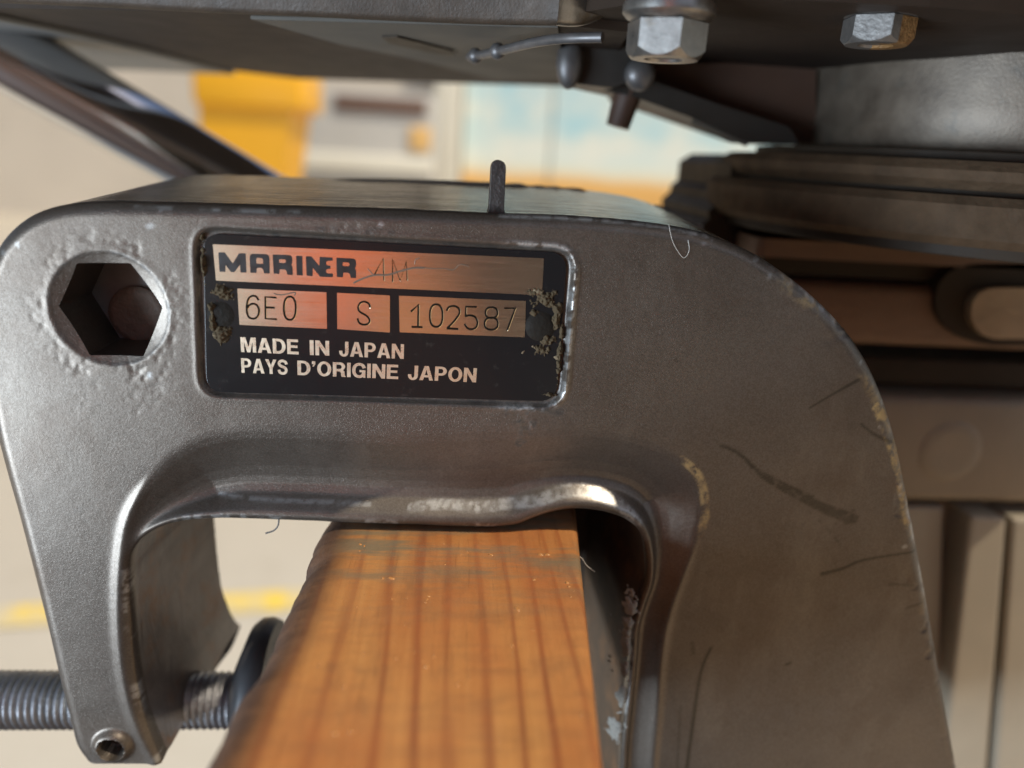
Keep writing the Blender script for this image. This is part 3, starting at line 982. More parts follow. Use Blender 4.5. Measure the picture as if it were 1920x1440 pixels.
LOGO = [
 [[(165,188),(232,186),(318,305),(385,196),(455,198),(464,402),(400,400),(396,318),(335,398),(300,396),(240,318),(240,395),(178,392)]],
 [[(505,404),(497,240),(505,212),(525,202),(675,206),(700,222),(707,250),(710,412),(650,410),(640,370),(625,352),(580,350),(570,362),(572,405)],
  [(565,258),(575,246),(625,248),(638,260),(640,310),(568,306)]],
 [[(740,210),(920,215),(945,232),(950,270),(945,310),(938,322),(950,340),(955,428),(895,424),(888,385),(872,370),(815,368),(812,416),(752,412)],
  [(808,260),(870,262),(882,272),(880,292),(868,300),(810,298)]],
 [[(988,222),(1056,226),(1060,432),(996,430)]],
 [[(1092,228),(1150,230),(1235,330),(1238,234),(1375,242),(1378,276),(1320,278),(1308,290),(1310,318),(1325,326),(1352,328),(1355,362),(1320,364),(1306,378),(1308,400),(1322,410),(1378,412),(1380,450),(1245,446),(1165,350),(1165,440),(1100,434)]],
 [[(1415,244),(1595,252),(1620,268),(1627,310),(1620,345),(1612,355),(1625,380),(1625,462),(1568,458),(1560,420),(1545,405),(1490,402),(1485,452),(1420,448)],
  [(1482,292),(1545,296),(1556,306),(1554,325),(1545,334),(1484,332)]],
]
k = 1920 / 340
mb = MB()
for g in LOGO:
    glyph([[(380 + x / k, 440 + y / k) for x, y in l] for l in g], YP - .10, .05, mb)
mb.build('logo_lettering', M['ink'], sp, smooth=False, label='bold black word MARINER')

# printed words: bold grotesque capitals, unit cap height
def arc(cx, cy_, rx, ry, a0, a1, n=10):
    return [(cx + rx * math.cos(math.radians(a)), cy_ + ry * math.sin(math.radians(a))) for a in np.linspace(a0, a1, n)]
def ribbon(pts, w):
    pts = [np.array(p) for p in spline(pts, False, 5)]
    L, R = [], []
    for i, p in enumerate(pts):
        t = pts[min(i + 1, len(pts) - 1)] - pts[max(i - 1, 0)]
        nrm = np.array([-t[1], t[0]]) / np.linalg.norm(t) * w / 2
        L.append(tuple(p + nrm)); R.append(tuple(p - nrm))
    return L + R[::-1]
GL = {
 'M': (.86, [[[(0,0),(0,1),(.28,1),(.43,.36),(.58,1),(.86,1),(.86,0),(.67,0),(.67,.72),(.52,0),(.34,0),(.19,.72),(.19,0)]]]),
 'A': (.77, [[[(0,0),(.27,1),(.50,1),(.77,0),(.56,0),(.51,.21),(.26,.21),(.21,0)], [(.30,.36),(.47,.36),(.385,.74)]]]),
 'D': (.72, [[[(0,0),(0,1),(.34,1)] + arc(.34, .5, .38, .5, 88, -88, 14) + [(.34,0)], [(.2,.17),(.2,.83),(.32,.83)] + arc(.32, .5, .20, .33, 86, -86, 12) + [(.32,.17)]]]),
 'E': (.64, [[[(0,0),(0,1),(.62,1),(.62,.82),(.2,.82),(.2,.60),(.58,.60),(.58,.43),(.2,.43),(.2,.18),(.64,.18),(.64,0)]]]),
 'I': (.20, [[[(0,0),(0,1),(.2,1),(.2,0)]]]),
 'N': (.71, [[[(0,0),(0,1),(.21,1),(.52,.40),(.52,1),(.71,1),(.71,0),(.51,0),(.19,.62),(.19,0)]]]),
 'J': (.55, [[[(.35,1),(.55,1),(.55,.3)] + arc(.275, .3, .275, .32, -5, -180, 14) + [(0,.38),(.19,.38)] + arc(.27, .3, .08, .16, 180, 360, 10)]]),
 'P': (.66, [[[(0,0),(0,1),(.36,1)] + arc(.36, .685, .30, .315, 88, -88, 12) + [(.2,.37),(.2,0)], [(.2,.53),(.2,.84),(.34,.84)] + arc(.34, .685, .125, .155, 80, -80, 8) + [(.34,.53)]]]),
 'R': (.70, [[[(0,0),(0,1),(.40,1)] + arc(.40, .72, .28, .28, 85, -40, 10) + [(.56,.46),(.64,.38),(.66,.12),(.71,.03),(.71,0),(.49,0),(.46,.10),(.45,.28),(.36,.37),(.2,.37),(.2,0)], [(.2,.54),(.2,.84),(.37,.84)] + arc(.37, .69, .12, .15, 80, -80, 8) + [(.37,.54)]]]),
 'Y': (.70, [[[(.25,0),(.25,.38),(-.02,1),(.2,1),(.35,.58),(.5,1),(.72,1),(.45,.38),(.45,0)]]]),
 'O': (.78, [[arc(.39, .5, .39, .52, 0, 348, 30), arc(.39, .5, .195, .345, 0, 345, 24)]]),
 'S': (.66, [[ribbon([(.585,.70),(.52,.86),(.33,.935),(.16,.87),(.105,.73),(.18,.60),(.34,.525),(.50,.435),(.56,.28),(.49,.125),(.33,.065),(.15,.125),(.08,.31)], .185)]]),
 'G': (.74, [[ribbon([(.66,.66),(.57,.86),(.39,.93),(.20,.85),(.10,.64),(.10,.36),(.20,.14),(.38,.065),(.54,.12),(.62,.28),(.63,.46)], .185)], [[(.40,.38),(.40,.53),(.73,.53),(.73,0),(.61,0),(.56,.38)]]]),
 "'": (.20, [[[(0,1),(.19,1),(.19,.80),(.10,.63),(.02,.63),(.09,.80),(0,.80)]]]),
}
def word(txt, quad):
    tl, tr, brr, bl = [np.array(p, float) for p in quad]
    x = 0; items = []
    for ch in txt:
        w, polys = GL[ch]
        items += [(x, g) for g in polys]
        x += w + .085
    x -= .085
    mb = MB()
    def mp(q_, x0):
        a = (q_[0] + x0) / x; b = q_[1]
        p = (tl * (1 - a) + tr * a) * b + (bl * (1 - a) + brr * a) * (1 - b)
        return (p[0], p[1])
    for i, (x0, g) in enumerate(items):
        glyph([[mp(q_, x0) for q_ in l] for l in g], YP - .05 - .004 * (i % 2), .05, mb, 0)
    mb.build('printed_word', M['letter'], sp, smooth=False, label='light word ' + txt)
def line_words(words, tl, tr, brr, bl, x0, x1):
    for txt, a, b in words:
        fa, fb = (a - x0) / (x1 - x0), (b - x0) / (x1 - x0)
        L = lambda p, q_, t: (p[0] + (q_[0] - p[0]) * t, p[1] + (q_[1] - p[1]) * t)
        word(txt, (L(tl, tr, fa), L(tl, tr, fb), L(bl, brr, fb), L(bl, brr, fa)))
line_words([('MADE', 272, 540), ('IN', 592, 682), ('JAPAN', 728, 1028)], (450.5, 632), (757.6, 645.5), (757, 673), (452, 660), 272, 1028)
line_words([('PAYS', 275, 490), ("D'ORIGINE", 535, 1003), ('JAPON', 1048, 1365)], (451.7, 671.5), (894.5, 690.5), (892.5, 717), (453, 698.8), 275, 1365)

# stamped characters: a dark cut between two raised burrs
def stamp(name, strokes, lab, r=.17, mat='cut', burr=True):
    mb, mc = MB(), MB()
    for px in strokes:
        pp_ = [P(u, v, YP - .075) for u, v in px]
        mb.tube([p + np.array([0, -.02, 0]) for p in pp_], r * 1.15, 6)
        if burr:
            mc.tube([p + np.array([.11, .06, -.07]) for p in pp_], r * .95, 6)
    o = mb.build(name, M[mat], sp, label=lab)
    if burr:
        mc.build('stamping_burr', M['burr'], sp)
    return o
A = lambda l: [(430 + x / (1920 / 370), 530 + y / (1920 / 370)) for x, y in l]
B = lambda l: [(640 + x / (1920 / 460), 460 + y / (1920 / 460)) for x, y in l]
ell = lambda cx, cy_, rx, ry: [(cx + rx * math.copysign(abs(math.cos(a)) ** .85, math.cos(a)), cy_ + ry * math.copysign(abs(math.sin(a)) ** .85, math.sin(a))) for a in np.linspace(0, 2 * math.pi, 33)]
sp4 = lambda l: [tuple(p) for p in spline(l, False, 5)]
stamp('stamped_characters', [A(sp4([(286, 172), (262, 137), (222, 128), (187, 155), (171, 215), (172, 290), (193, 337), (235, 350), (274, 327), (289, 278), (275, 228), (240, 205), (200, 214), (176, 245)])),
      A([(455, 145), (350, 138), (352, 350), (460, 355)]), A([(350, 240), (438, 243)]), A(ell(588, 248, 58, 113))], 'stamped 6E0')
stamp('stamped_characters', [B(sp4([(224, 487), (214, 456), (180, 441), (146, 453), (131, 489), (148, 522), (198, 552), (221, 585), (210, 612), (175, 621), (141, 607), (127, 572)]))], 'stamped S')
stamp('stamped_characters', [B([(545, 518), (603, 462), (600, 638)]), B([(550, 638), (635, 640)]), B(ell(742, 550, 50, 88)),
      B(sp4([(825, 512), (840, 485), (880, 475), (917, 492), (924, 530), (897, 575), (860, 617), (825, 650)]) + [(915, 655)]),
      B([(1060, 482), (975, 480), (972, 556)] + sp4([(972, 556), (1005, 548), (1045, 560), (1065, 600), (1055, 640), (1020, 657), (985, 646), (965, 615)])),
      B(ell(1175, 527, 47, 42)), B(ell(1173, 613, 52, 47)), B([(1275, 492), (1362, 492), (1330, 575), (1298, 665)])], 'stamped 102587', .19)
stamp('stamped_characters', [B([(332, 275), (327, 98), (255, 235), (345, 232)]), B([(400, 285), (398, 105), (460, 278), (508, 125), (515, 275)])], 'stamped 4M', .11)
stamp('scratch', [B(sp4([(95, 295), (180, 255), (270, 232), (360, 232), (450, 205), (560, 178), (650, 175)]))], None, .17, 'scratch', False)
stamp('scratch', [B(sp4([(650, 175), (720, 182), (800, 182), (880, 190), (930, 150), (1000, 165)])), B(sp4([(205, 180), (235, 215), (260, 240)])), B(sp4([(575, 150), (580, 115), (612, 98)]))], None, .08, 'scratch', False)
stamp('scratch', [A(sp4([(435, 105), (490, 118), (560, 110), (600, 100)])), A(sp4([(600, 100), (645, 98), (632, 125)]))], None, .10, 'scratch', False)

# rivets and the grime round them
def dome(c, r, h, n=20):
    return MB().lathe([(r * 1.12, .0), (r * 1.05, -h * .15), (r * .92, -h * .5), (r * .7, -h * .8), (r * .4, -h * .96), (.05, -h)], c, n, 'Y')
dome(P(1013, 612, YP), 2.8, .7).build('rivet', M['rivet'], sp)
dome(P(414, 590, YP), 2.4, .35).build('rivet', M['rivet'], sp)
def crust(name, spots, mat, parent, y0, amp, thr, seed, step=.16):
    """rough crust standing on the plane y0: only where the lumpy noise rises above it"""
    c = [(P(u, v, 0)[[0, 2]], su, sv) for u, v, su, sv in spots]
    lo_ = np.min([q_[0] - [3 * q_[1], 3 * q_[2]] for q_ in c], 0); hi_ = np.max([q_[0] + [3 * q_[1], 3 * q_[2]] for q_ in c], 0)
    X, Z = np.meshgrid(np.arange(lo_[0], hi_[0], step), np.arange(lo_[1], hi_[1], step))
    x, z = X.ravel(), Z.ravel()
    fall = np.zeros(len(x))
    for (cx, cz), su, sv in c:
        fall = np.maximum(fall, np.exp(-.5 * ((x - cx) / su) ** 2 - .5 * ((z - cz) / sv) ** 2))
    h = (fbm(x, z, 1.5, seed, 4) + .25 * (vnoise(x, z, .35, seed + 9) - .5) - thr - .8 * (1 - fall)) * amp
    y = (y0(x, z) if callable(y0) else y0) - h
    I_ = np.arange(len(x)).reshape(X.shape)
    q_ = np.stack([I_[:-1, :-1], I_[:-1, 1:], I_[1:, 1:], I_[1:, :-1]], -1).reshape(-1, 4)
    q_ = q_[(h[q_] > 0).any(1)]
    used_ = np.unique(q_); mp = -np.ones(len(x), int); mp[used_] = np.arange(len(used_))
    o = link_mesh(name, np.stack([x, y, z], 1)[used_], mp[q_], mat, parent, True, 75, recalc=False)
    o['kind'] = 'stuff'
    return o
crust('grime', [(1020, 560, 3.0, 1.7), (1030, 640, 2.2, 1.2), (1046, 592, .9, 3.0), (1000, 588, 1.4, .9), (1015, 655, 2.4, 1.2), (1050, 660, .55, 6.0), (1030, 742, 2.4, .5), (420, 545, 1.8, 1.5), (397, 590, .7, 3.2), (418, 628, 1.8, 1.4), (380, 480, .5, 4)],
      M['crust'], sp, YP + .05, 2.8, .21, 501)
crust('pale_grime', [(1010, 548, 1.8, .8), (984, 660, .9, .7), (1000, 652, .7, .5), (1043, 672, .7, .8), (1040, 572, .9, 1.0), (404, 620, .9, 1.3), (420, 535, 1.2, .8)],
      M['crust_pale'], sp, YP + .03, 2.4, .42, 541)

# white corrosion crust on the right jaw's edge
crust('corrosion_crust', [(1188, 1145, .9, 1.6), (1180, 1180, .8, 2.2), (1178, 1220, .7, 2.4), (1175, 1262, .7, 2.4), (1168, 1310, .7, 2.6), (1156, 1375, 1.2, 2.2)],
      M['corrosion'], br, lambda x, z: height(np.stack([x, z], 1)) + .05, 1.5, .02, 611, .16)

# clamp screw through the left leg, with its pad against the plank
ys = 21.0
sc_ = P(60, 1312, ys)
sw = MB()
pitch, r0, r1 = 1.75, 7.3, 6.4
xs0, xs1 = P(-260, 1312, ys)[0], P(410, 1300, ys)[0]
n = 28; turns = int((xs1 + 6 - xs0) / pitch); rows = []
stepn = 12
vv, ff = [], []
for i in range(turns * stepn + 1):
    for kx in range(n):
        a = 2 * math.pi * kx / n
        ph = (i / stepn - kx / n) % 1.0
        rr_ = r1 + (r0 - r1) * (1 - abs(2 * ph - 1)) ** .8
        vv.append((xs0 + i * pitch / stepn, ys + rr_ * math.cos(a), sc_[2] + rr_ * math.sin(a)))
for i in range(turns * stepn):
    for kx in range(n):
        ff.append((i * n + kx, i * n + (kx + 1) % n, (i + 1) * n + (kx + 1) % n, (i + 1) * n + kx))
scr = link_mesh('clamp_screw', vv, ff, M['screw'], br, True, 60)
pd = P(470, 1300, ys)
MB().lathe([(5, -6), (9, -5), (18, -1.5), (19.2, 0), (19.4, 2.5), (18.6, 4.4), (2, 4.5)], (xs1 + 10, ys, pd[2]), 40, 'X').build('screw_pad', M['rubber'], scr)

# ---------------------------------------------------------------- plank
ZW = P(840, 1006, 0)[2]
pt = lambda u, v: PZ(u, v, ZW)[:2]
R0, R1 = pt(1086, 1012), pt(1132, 1440)
L0, L1 = pt(592, 1006), pt(352, 1430)
dirR = (R1 - R0) / (R1[1] - R0[1]); dirL = (L1 - L0) / (L1[1] - L0[1])
ys_ = np.concatenate([np.linspace(95, -60, 150), np.linspace(-62, -420, 40)])
wv, wf, rub, edge_dark = [], [], [], []
prof_n = None
for j, y in enumerate(ys_):
    xr = (R0 + dirR * (y - R0[1]))[0]
    xl = (L0 + dirL * (y - L0[1]))[0]
    n1 = fbm(np.array([0.]), np.array([y]), 9, 201)[0] - .5
    n2 = fbm(np.array([9.]), np.array([y]), 3, 211)[0] - .5
    xl += n1 * 1.6 + n2 * .8 + 1.6 * float(sstep(-6, -9, np.array([y]))[0]) - 1.0
    sec = []
    # right side, rounded right arris, top, waney left arris, left side, bottom
    sec += [(xr + 1.2, -46), (xr + .4, -20), (xr, -4)]
    for a in np.linspace(0, math.pi / 2, 5):
        rv = 1.5 + .5 * n2
        sec.append((xr - rv + rv * math.cos(a), -rv + rv * math.sin(a)))
    tt = np.linspace(.03, .97, 60)
    xs = xr - 1.6 + (xl + 7.5 - xr + 1.6) * tt
    zs = .12 * (fbm(xs, xs * 0 + y * .15, 2.5, 221) - .5) + .25 * (fbm(xs, xs * 0 + y * .4, 14, 231) - .5)
    sec += list(zip(xs.tolist(), zs.tolist()))
    for a in np.linspace(0.1, math.pi / 2, 9):
        ra = 7.0 + 3.0 * n1
        jit = .35 * (fbm(np.array([a * 6]), np.array([y]), 2.0, 241)[0] - .5)
        sec.append((xl + ra - ra * math.sin(a) + jit, -ra * .9 + ra * .9 * math.cos(a) + jit))
    sec += [(xl, -14), (xl + .5, -46)]
    prof_n = len(sec)
    for x, z in sec:
        edge_dark.append(float(1 - sstep(xl + 4.0, xl + 10.5, np.array([x + 1.5 * n1]))[0]) if z > -30 else 1.0)
        wv.append((x, y, ZW + z)); rub.append(float(sstep(-38, -6, np.array([y]))[0]))
for j in range(len(ys_) - 1):
    for i in range(prof_n):
        a, b = j * prof_n + i, j * prof_n + (i + 1) % prof_n
        wf.append((a, b, b + prof_n, a + prof_n))
wf.append(tuple(range(prof_n))); wf.append(tuple((len(ys_) - 1) * prof_n + i for i in range(prof_n)))
wood = link_mesh('pine_plank', wv, wf, M['wood'], None, True, 50, attrs={'rub': rub, 'edge_dark': edge_dark})
vd = MB()
for k in range(130):
    y = -rnd.uniform(2, 110)
    xr = (R0 + dirR * (y - R0[1]))[0]; xl = (L0 + dirL * (y - L0[1]))[0]
    x = rnd.uniform(xl + 8, xr - 2); r_ = rnd.choice([.08, .10, .12, .16, .22, .3, .45])
    a_ = rnd.uniform(0, 6.28); el_ = rnd.uniform(1, 2.2)
    b0 = len(vd.v)
    ring = []
    for rr_, hh_ in ((1, -.1), (.85, .3 * r_), (.5, .5 * r_)):
        for q_ in range(8):
            t_ = q_ * math.pi / 4
            px_, py_ = r_ * rr_ * math.cos(t_) * el_, r_ * rr_ * math.sin(t_)
            ring.append((x + px_ * math.cos(a_) - py_ * math.sin(a_), y + px_ * math.sin(a_) + py_ * math.cos(a_), ZW + .05 + hh_))
    ring.append((x, y, ZW + .05 + .58 * r_))
    vd.add(ring, [(i * 8 + q_, i * 8 + (q_ + 1) % 8, i * 8 + 8 + (q_ + 1) % 8, i * 8 + 8 + q_) for i in range(2) for q_ in range(8)] + [(16 + q_, 16 + (q_ + 1) % 8, 24) for q_ in range(8)])
vo = vd.build('varnish_drops', M['varnish'], wood, angle=80); vo['kind'] = 'stuff'
tag(wood, 'orange varnished pine plank held in the jaws of the clamp bracket', 'plank')

# ---------------------------------------------------------------- motor above and to the right
mo = empty('outboard_motor', 'dark underside and swivel column of the outboard motor above and right of the bracket', 'motor', P(1700, 300, 60))
ZP = 25.5
# pan: rolled front lip and flat bottom
lipc = [PZ(u, v, ZP) for u, v in [(-60, 0), (0, 4), (150, 10), (300, 18), (450, 25), (600, 31), (750, 38), (900, 44), (1000, 46), (1045, 46)]]
lp = spline(lipc, False, 4)
v, f = [], []
for p in lp:
    for dy, dz in [(3.0, 1.5), (2.4, .25), (1.4, 0), (.5, .35), (0, 1.2), (-.6, 4), (-2.5, 9), (-7, 14), (-9, 30)]:
        v.append(p + np.array([0, dy, dz]))
m = 9
for i in range(len(lp) - 1):
    for j in range(m - 1):
        f.append((i * m + j, i * m + j + 1, (i + 1) * m + j + 1, (i + 1) * m + j))
MB().add(v, f).build('pan_lip', M['pan'], mo, angle=80)
# bright scraped nose at the lip's right end, curling back
nose = spline([(1045, 45.5), (1075, 44), (1105, 37), (1140, 25), (1180, 10), (1230, -8)], False, 5)
v = []
for i, (u, vv_) in enumerate(nose):
    t = i / (len(nose) - 1)
    p = PZ(u, max(vv_, -10), ZP + t * 6)
    p = np.array([p[0], lipc[-1][1] + t * 14, ZP + 10 * t * t])
    for dy, dz in [(3.0, 1.5), (2.4, .25), (1.4, 0), (.5, .35), (0, 1.2), (-.6, 4), (-2.5, 9), (-7, 14), (-9, 30)]:
        v.append(p + np.array([0, dy, dz]))
f = [(i * m + j, i * m + j + 1, (i + 1) * m + j + 1, (i + 1) * m + j) for i in range(len(nose) - 1) for j in range(m - 1)]
MB().add(v, f).build('scraped_nose', M['zinc'], mo, angle=80)
def slab(name, px, z, th, mat, parent=mo, ym=None):
    return MB().extrude([np.array([p[0], max(p[1], -5.0) if name == 'yoke' else p[1], p[2]]) for p in (PZ(u, v, z) for u, v in px)], (0, 0, th)).build(name, mat, parent, smooth=False)
slab('pan_bottom', [(-60, 14), (0, 28), (200, 72), (430, 132), (560, 148), (1050, 162), (1120, 160), (1180, 60), (1060, 48), (600, 33), (300, 20)], ZP + 1.6, 3, M['under_dark'])
pe = [PZ(u, v, ZP + 1.2) for u, v in [(-60, 16), (0, 30), (200, 74), (430, 134)]]
MB().tube(spline(pe, False, 5), 1.4, 10).build('pan_edge', M['pan_grey'], mo)
slab('dusty_panel', [(470, 36), (1046, 52), (1060, 148), (930, 150), (780, 112), (640, 84)], ZP + .6, .8, M['under'])
slab('panel_slit', [(716, 70), (745, 70), (850, 96), (846, 106), (800, 98), (730, 82)], ZP + .1, .4, M['dark_gap'])
slab('grey_apron', [(-160, 20), (-160, 122), (0, 128), (250, 132), (440, 140), (440, 128), (200, 68), (0, 24)], ZP + 5, 4, M['pan_grey'])
# throttle rod with two bright knuckles
rod = MB().tube(spline([PZ(880, 107, 22), PZ(930, 97, 22), PZ(1000, 80, 22), PZ(1060, 72, 22), PZ(1130, 70, 22)], False, 5), 1.0, 10).build('link_rod', M['dull_steel'], mo)
for u, v_ in ((891, 105), (933, 96)):
    bm = bmesh.new(); bmesh.ops.create_uvsphere(bm, u_segments=16, v_segments=10, radius=1.9)
    c = PZ(u, v_, 22)
    MB().add([tuple(np.array(w.co) + c) for w in bm.verts], [tuple(w.index for w in g.verts) for g in bm.faces]).build('knuckle', M['dull_steel'], rod); bm.free()
# yoke the two bolts hang from
slab('yoke', [(1060, 28), (1170, 10), (1300, -10), (1920, -40), (2300, -40), (2300, 92), (1900, 98), (1520, 130), (1300, 128), (1130, 128), (1060, 100)], 29, 10, M['under_dark'])
def hexbolt(u, v, y, af, hh, mat, mat2=None, rot=0.3, flange=True):
    top = P(u, v, y)
    mbx = MB()
    R_ = af / math.sqrt(3)
    vs_ = []
    rings = [(1.0, 0), (1.0, -hh * .86), (.93, -hh), (.55, -hh), (.50, -hh + .5), (.02, -hh + .7)]
    n = 36
    v, f = [], []
    for k_, (sc, h_) in enumerate(rings):
        for i in range(n):
            a = 2 * math.pi * i / n + rot
            am = ((a - rot) % (math.pi / 3)) - math.pi / 6
            rad = R_ * math.cos(math.pi / 6) / math.cos(am)
            hz = h_
            if k_ == 1:
                hz = -hh * (.97 - .22 * ((rad / R_ - .866) / .134))
            if k_ >= 2:
                rad = R_ * .90
            v.append((top[0] + rad * sc * math.cos(a), top[1] + rad * sc * math.sin(a), top[2] + hz))
    for k_ in range(len(rings) - 1):
        for i in range(n):
            f.append((k_ * n + i, k_ * n + (i + 1) % n, (k_ + 1) * n + (i + 1) % n, (k_ + 1) * n + i))
    f.append(tuple(range(n)))
    f.append(tuple((len(rings) - 1) * n + i for i in range(n)))
    b = MB().add(v, f).build('hex_bolt', mat, mo, angle=25)
    if mat2:
        b.data.materials.append(mat2)
        for pl in b.data.polygons:
            if pl.center.x * 1000 + mo.location.x * 1000 > top[0] + 1.2:
                pl.material_index = 1
    if flange:
        MB().lathe([(2, 3.4), (af * .64, 3.4), (af * .66, 2.6), (af * .66, 1.4), (af * .60, .6), (af * .5, .05), (2, 0)], tuple(top), 40).build('flange', mat, b)
    else:
        MB().lathe([(2, 2.2), (af * .56, 2.2), (af * .57, .2), (2, 0)], tuple(top), 40).build('washer', mat, b)
    return b
hexbolt(1252, 44, 0, 12.8, 6.2, M['zinc'], None, .62)
hexbolt(1650, 36, 8, 11.8, 4.8, M['grey_bolt'], M['rusty'], .40, False)
# swivel column with rings
ax = P(1885, 280, 92)
zt_, z1_ = 40.0, P(1700, 283, 50)[2]
MB().lathe([(64, zt_ - z1_), (64, 12), (64, 1.5), (63, .2)], (ax[0], ax[1], z1_), 96).build('swivel_column', M['column'], mo)
zz = lambda v, y=45: P(1700, v, y)[2]
def ringpart(name, v0, v1, r, mat, bev=1.0):
    a, b = zz(v0), zz(v1)
    MB().lathe([(30, a), (r - bev, a), (r, a - bev), (r, b + bev), (r - bev, b), (30, b)], (ax[0], ax[1], 0), 96).build(name, mat, mo)
ringpart('seal_groove', 278, 300, 76, M['dark_gap'], .3)
ringpart('clamp_ring', 297, 348, 87, M['ring'], 2.2)
ringpart('seal_groove', 346, 360, 83, M['dark_gap'], .3)
ringpart('clamp_ring', 357, 442, 91, M['ring'], 2)
ringpart('seal_groove', 438, 462, 86, M['dark_gap'], .3)
# serrated dark flange on the left of the rings
sf = [(1400, 291), (1372, 308), (1366, 352), (1352, 362), (1348, 378), (1328, 396), (1330, 410), (1308, 428), (1320, 470), (1500, 470), (1760, 440), (1760, 292)]
MB().extrude([P(u, v, 96) for u, v in sf], (0, 60, 0)).build('toothed_flange', M['dark_gap'], mo, smooth=False)
# brown side block and slanting link
MB().extrude([P(u, v, 92) for u, v in [(1170, 118), (1530, 118), (1530, 268), (1440, 262), (1190, 175)]], (0, 40, 0)).build('side_block', M['dark_brown'], mo, smooth=False)
lk = [(1080, 118), (1150, 128), (1220, 150), (1330, 190), (1480, 238), (1500, 272), (1400, 268), (1300, 222), (1190, 182), (1090, 160)]
lko = MB().extrude([P(u, v, 78) for u, v in rounded(lk, 8, 3)], (0, 14, 0)).build('steering_link', M['link_black'], mo)
MB().tube([P(1300, 224, 80), P(1402, 266, 80)], 1.4, 8).build('lit_link_edge', M['under'], lko)  # paler tube paints the lit lower edge of the link
MB().tube([P(1185, 150, 82), P(1158, 238, 82)], [4.4, 3.4], 14).build('link_pin', M['dark_brown'], lko)
MB().extrude([P(u, v, 66) for u, v in rounded([(1066, 70), (1190, 56), (1210, 140), (1150, 165), (1062, 155)], 16, 3)], (0, 16, 0)).build('link_boss', M['link_black'], mo)
bm = bmesh.new(); bmesh.ops.create_uvsphere(bm, u_segments=20, v_segments=12, radius=1)
for (u, v_, y, rx, rz) in ((1068, 118, 64, 3.6, 6.6), (1200, 140, 64, 4.2, 4.2)):
    c = P(u, v_, y)
    MB().add([(c[0] + w.co.x * rx, c[1] + w.co.y * 3, c[2] + w.co.z * rz) for w in bm.verts], [tuple(w.index for w in g.verts) for g in bm.faces]).build('link_nut', M['dull_steel'], mo)
bm.free()
# lower casting in layers
def block(name, u0, v0, v1, y, mat, u1=2300, d=70, bev=3.4):
    a, b = P(u0, v0, y), P(u1, v1, y)
    return MB().box((a[0], y, b[2]), (b[0], y + d, a[2]), bev).build(name, mat, mo)
block('upper_web', 1420, 460, 512, 78, M['brown'])
block('seal_groove', 1430, 508, 526, 82, M['dark_gap'], bev=.5)
block('casting_body', 1430, 522, 676, 80, M['brown'])
ringc = [(1750, 560), (1768, 515), (1815, 494), (2100, 494), (2100, 648), (1850, 648), (1790, 630), (1758, 600)]
rc = MB().extrude([P(u, v, 78) for u, v in rounded(ringc, 24, 5)], (0, 6, 0)).build('recess', M['dark_gap'], mo)
bs = MB().extrude([P(u, v, 75) for u, v in rounded([(1822, 560), (1850, 540), (2050, 540), (2050, 636), (1850, 636), (1820, 606)], 22, 5)], (0, 8, 0)).build('recess_boss', M['boss'], mo)
for o_, w_ in ((rc, .0012), (bs, .0026)):
    bv = o_.modifiers.new('bevel', 'BEVEL'); bv.width = w_; bv.segments = 4; bv.limit_method = 'ANGLE'; bv.angle_limit = math.radians(50)
block('seal_groove', 1560, 668, 742, 86, M['dark_gap'], bev=.5)
block('lower_body', 1590, 738, 955, 80, M['tan'])
cc = P(1786, 850, 78.8)
MB().lathe([(6.5, -.6), (10.5, -.6), (11.2, -.2), (11.4, 1.5)], (cc[0], 80.2, cc[2]), 48, 'Y').build('round_pad', M['tan'], mo)
MB().extrude([P(u, v, 92) for u, v in [(1600, 940), (2300, 940), (2300, 1900), (1600, 1900)]], (0, 20, 0)).build('leg_back', M['tan'], mo, smooth=False)
def rib(px, y=78, d=16, mat='rib_tan'):
    o = MB().extrude([P(u, v, y) for u, v in px], (0, d, 0)).build('rib', M[mat], mo, smooth=False)
    b = o.modifiers.new('bevel', 'BEVEL'); b.width = .0012; b.segments = 2
rib([(1822, 968), (1888, 972), (1815, 1900), (1700, 1900), (1772, 1400)])
rib([(1900, 974), (1990, 976), (1960, 1900), (1835, 1900)])
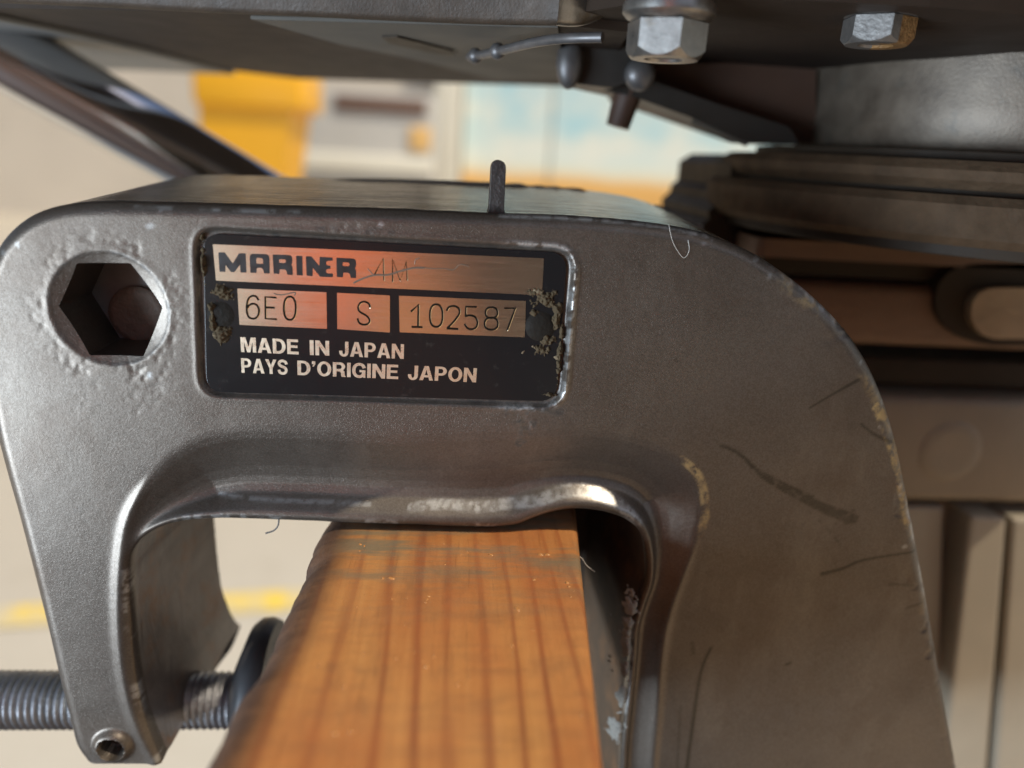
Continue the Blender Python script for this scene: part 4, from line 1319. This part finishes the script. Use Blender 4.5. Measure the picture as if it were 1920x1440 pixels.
rib([(1690, 950), (1770, 950), (1760, 1440), (1740, 1900), (1650, 1900)], 86, 10)

MB().extrude([P(u, v, 70) for u, v in [(1050, 940), (1330, 940), (1330, 1900), (1040, 1900)]], (0, 25, 0)).build('swivel_leg', M['leg_dark'], mo, smooth=False)

# cowl above the frame that the pan belongs to; skirt under it added, notched to shape the sun patch
cw = [(-230, 60), (-230, -72), (34, -72), (50, -50), (62, -45), (104, -45), (114, -52), (122, -92), (260, -92), (260, 60)]
cwo = MB().extrude([np.array([p[0], p[1], 62.0]) for p in rounded(cw, 5, 4)], (0, 0, 7)).build('shade_skirt', M['pan'], mo, smooth=False)
MB().box((-225, -12, 69), (255, 130, 330), 12).build('cowl', M['pan'], mo)

# ---------------------------------------------------------------- chrome tube, left
ch = empty('chrome_tube', 'shiny chrome tube slanting down to the back left of the bracket', 'tube', P(300, 300, 170))
ta, tb = P(-260, -53, 150), P(600, 438, 210)
MB().tube([ta + (tb - ta) * t for t in np.linspace(0, 1, 12)], 14.0, 40).build('tube_body', M['chrome'], ch)
tc = tb + (tb - ta) * .02
MB().tube([tc, tc + np.array([40, 20, -60]), tc + np.array([60, 40, -800.0])], 14.0, 32).build('tube_leg', M['chrome'], ch)

# ---------------------------------------------------------------- hairs and fluff
def hair(name, px, y, r, mat, lab):
    o = MB().tube(spline([P(u, v, y + dy) for u, v, dy in px], False, 6), r, 6).build(name, mat, None)
    tag(o, lab, 'hair')
hair('pale_hair', [(1254, 421, -.3), (1262, 455, -.25), (1281, 483, -.2), (1292, 470, -.35), (1290, 450, -.25)], -.1, .04, M['hair'], 'thin pale hooked hair stuck to the bracket top right')
hair('fluff_strand', [(523, 974, 0), (521, 986, 0), (513, 995, 0), (498, 1000, 0)], 1.6, .18, M['fluff'], 'dark curl of fluff hanging under the bracket at the left of the plank')
hair('wood_fibre', [(1082, 1040, 0), (1092, 1048, 0), (1100, 1060, 0), (1115, 1072, 0)], -1.0, .07, M['hair'], 'fine fibre sticking out of the right edge of the plank')
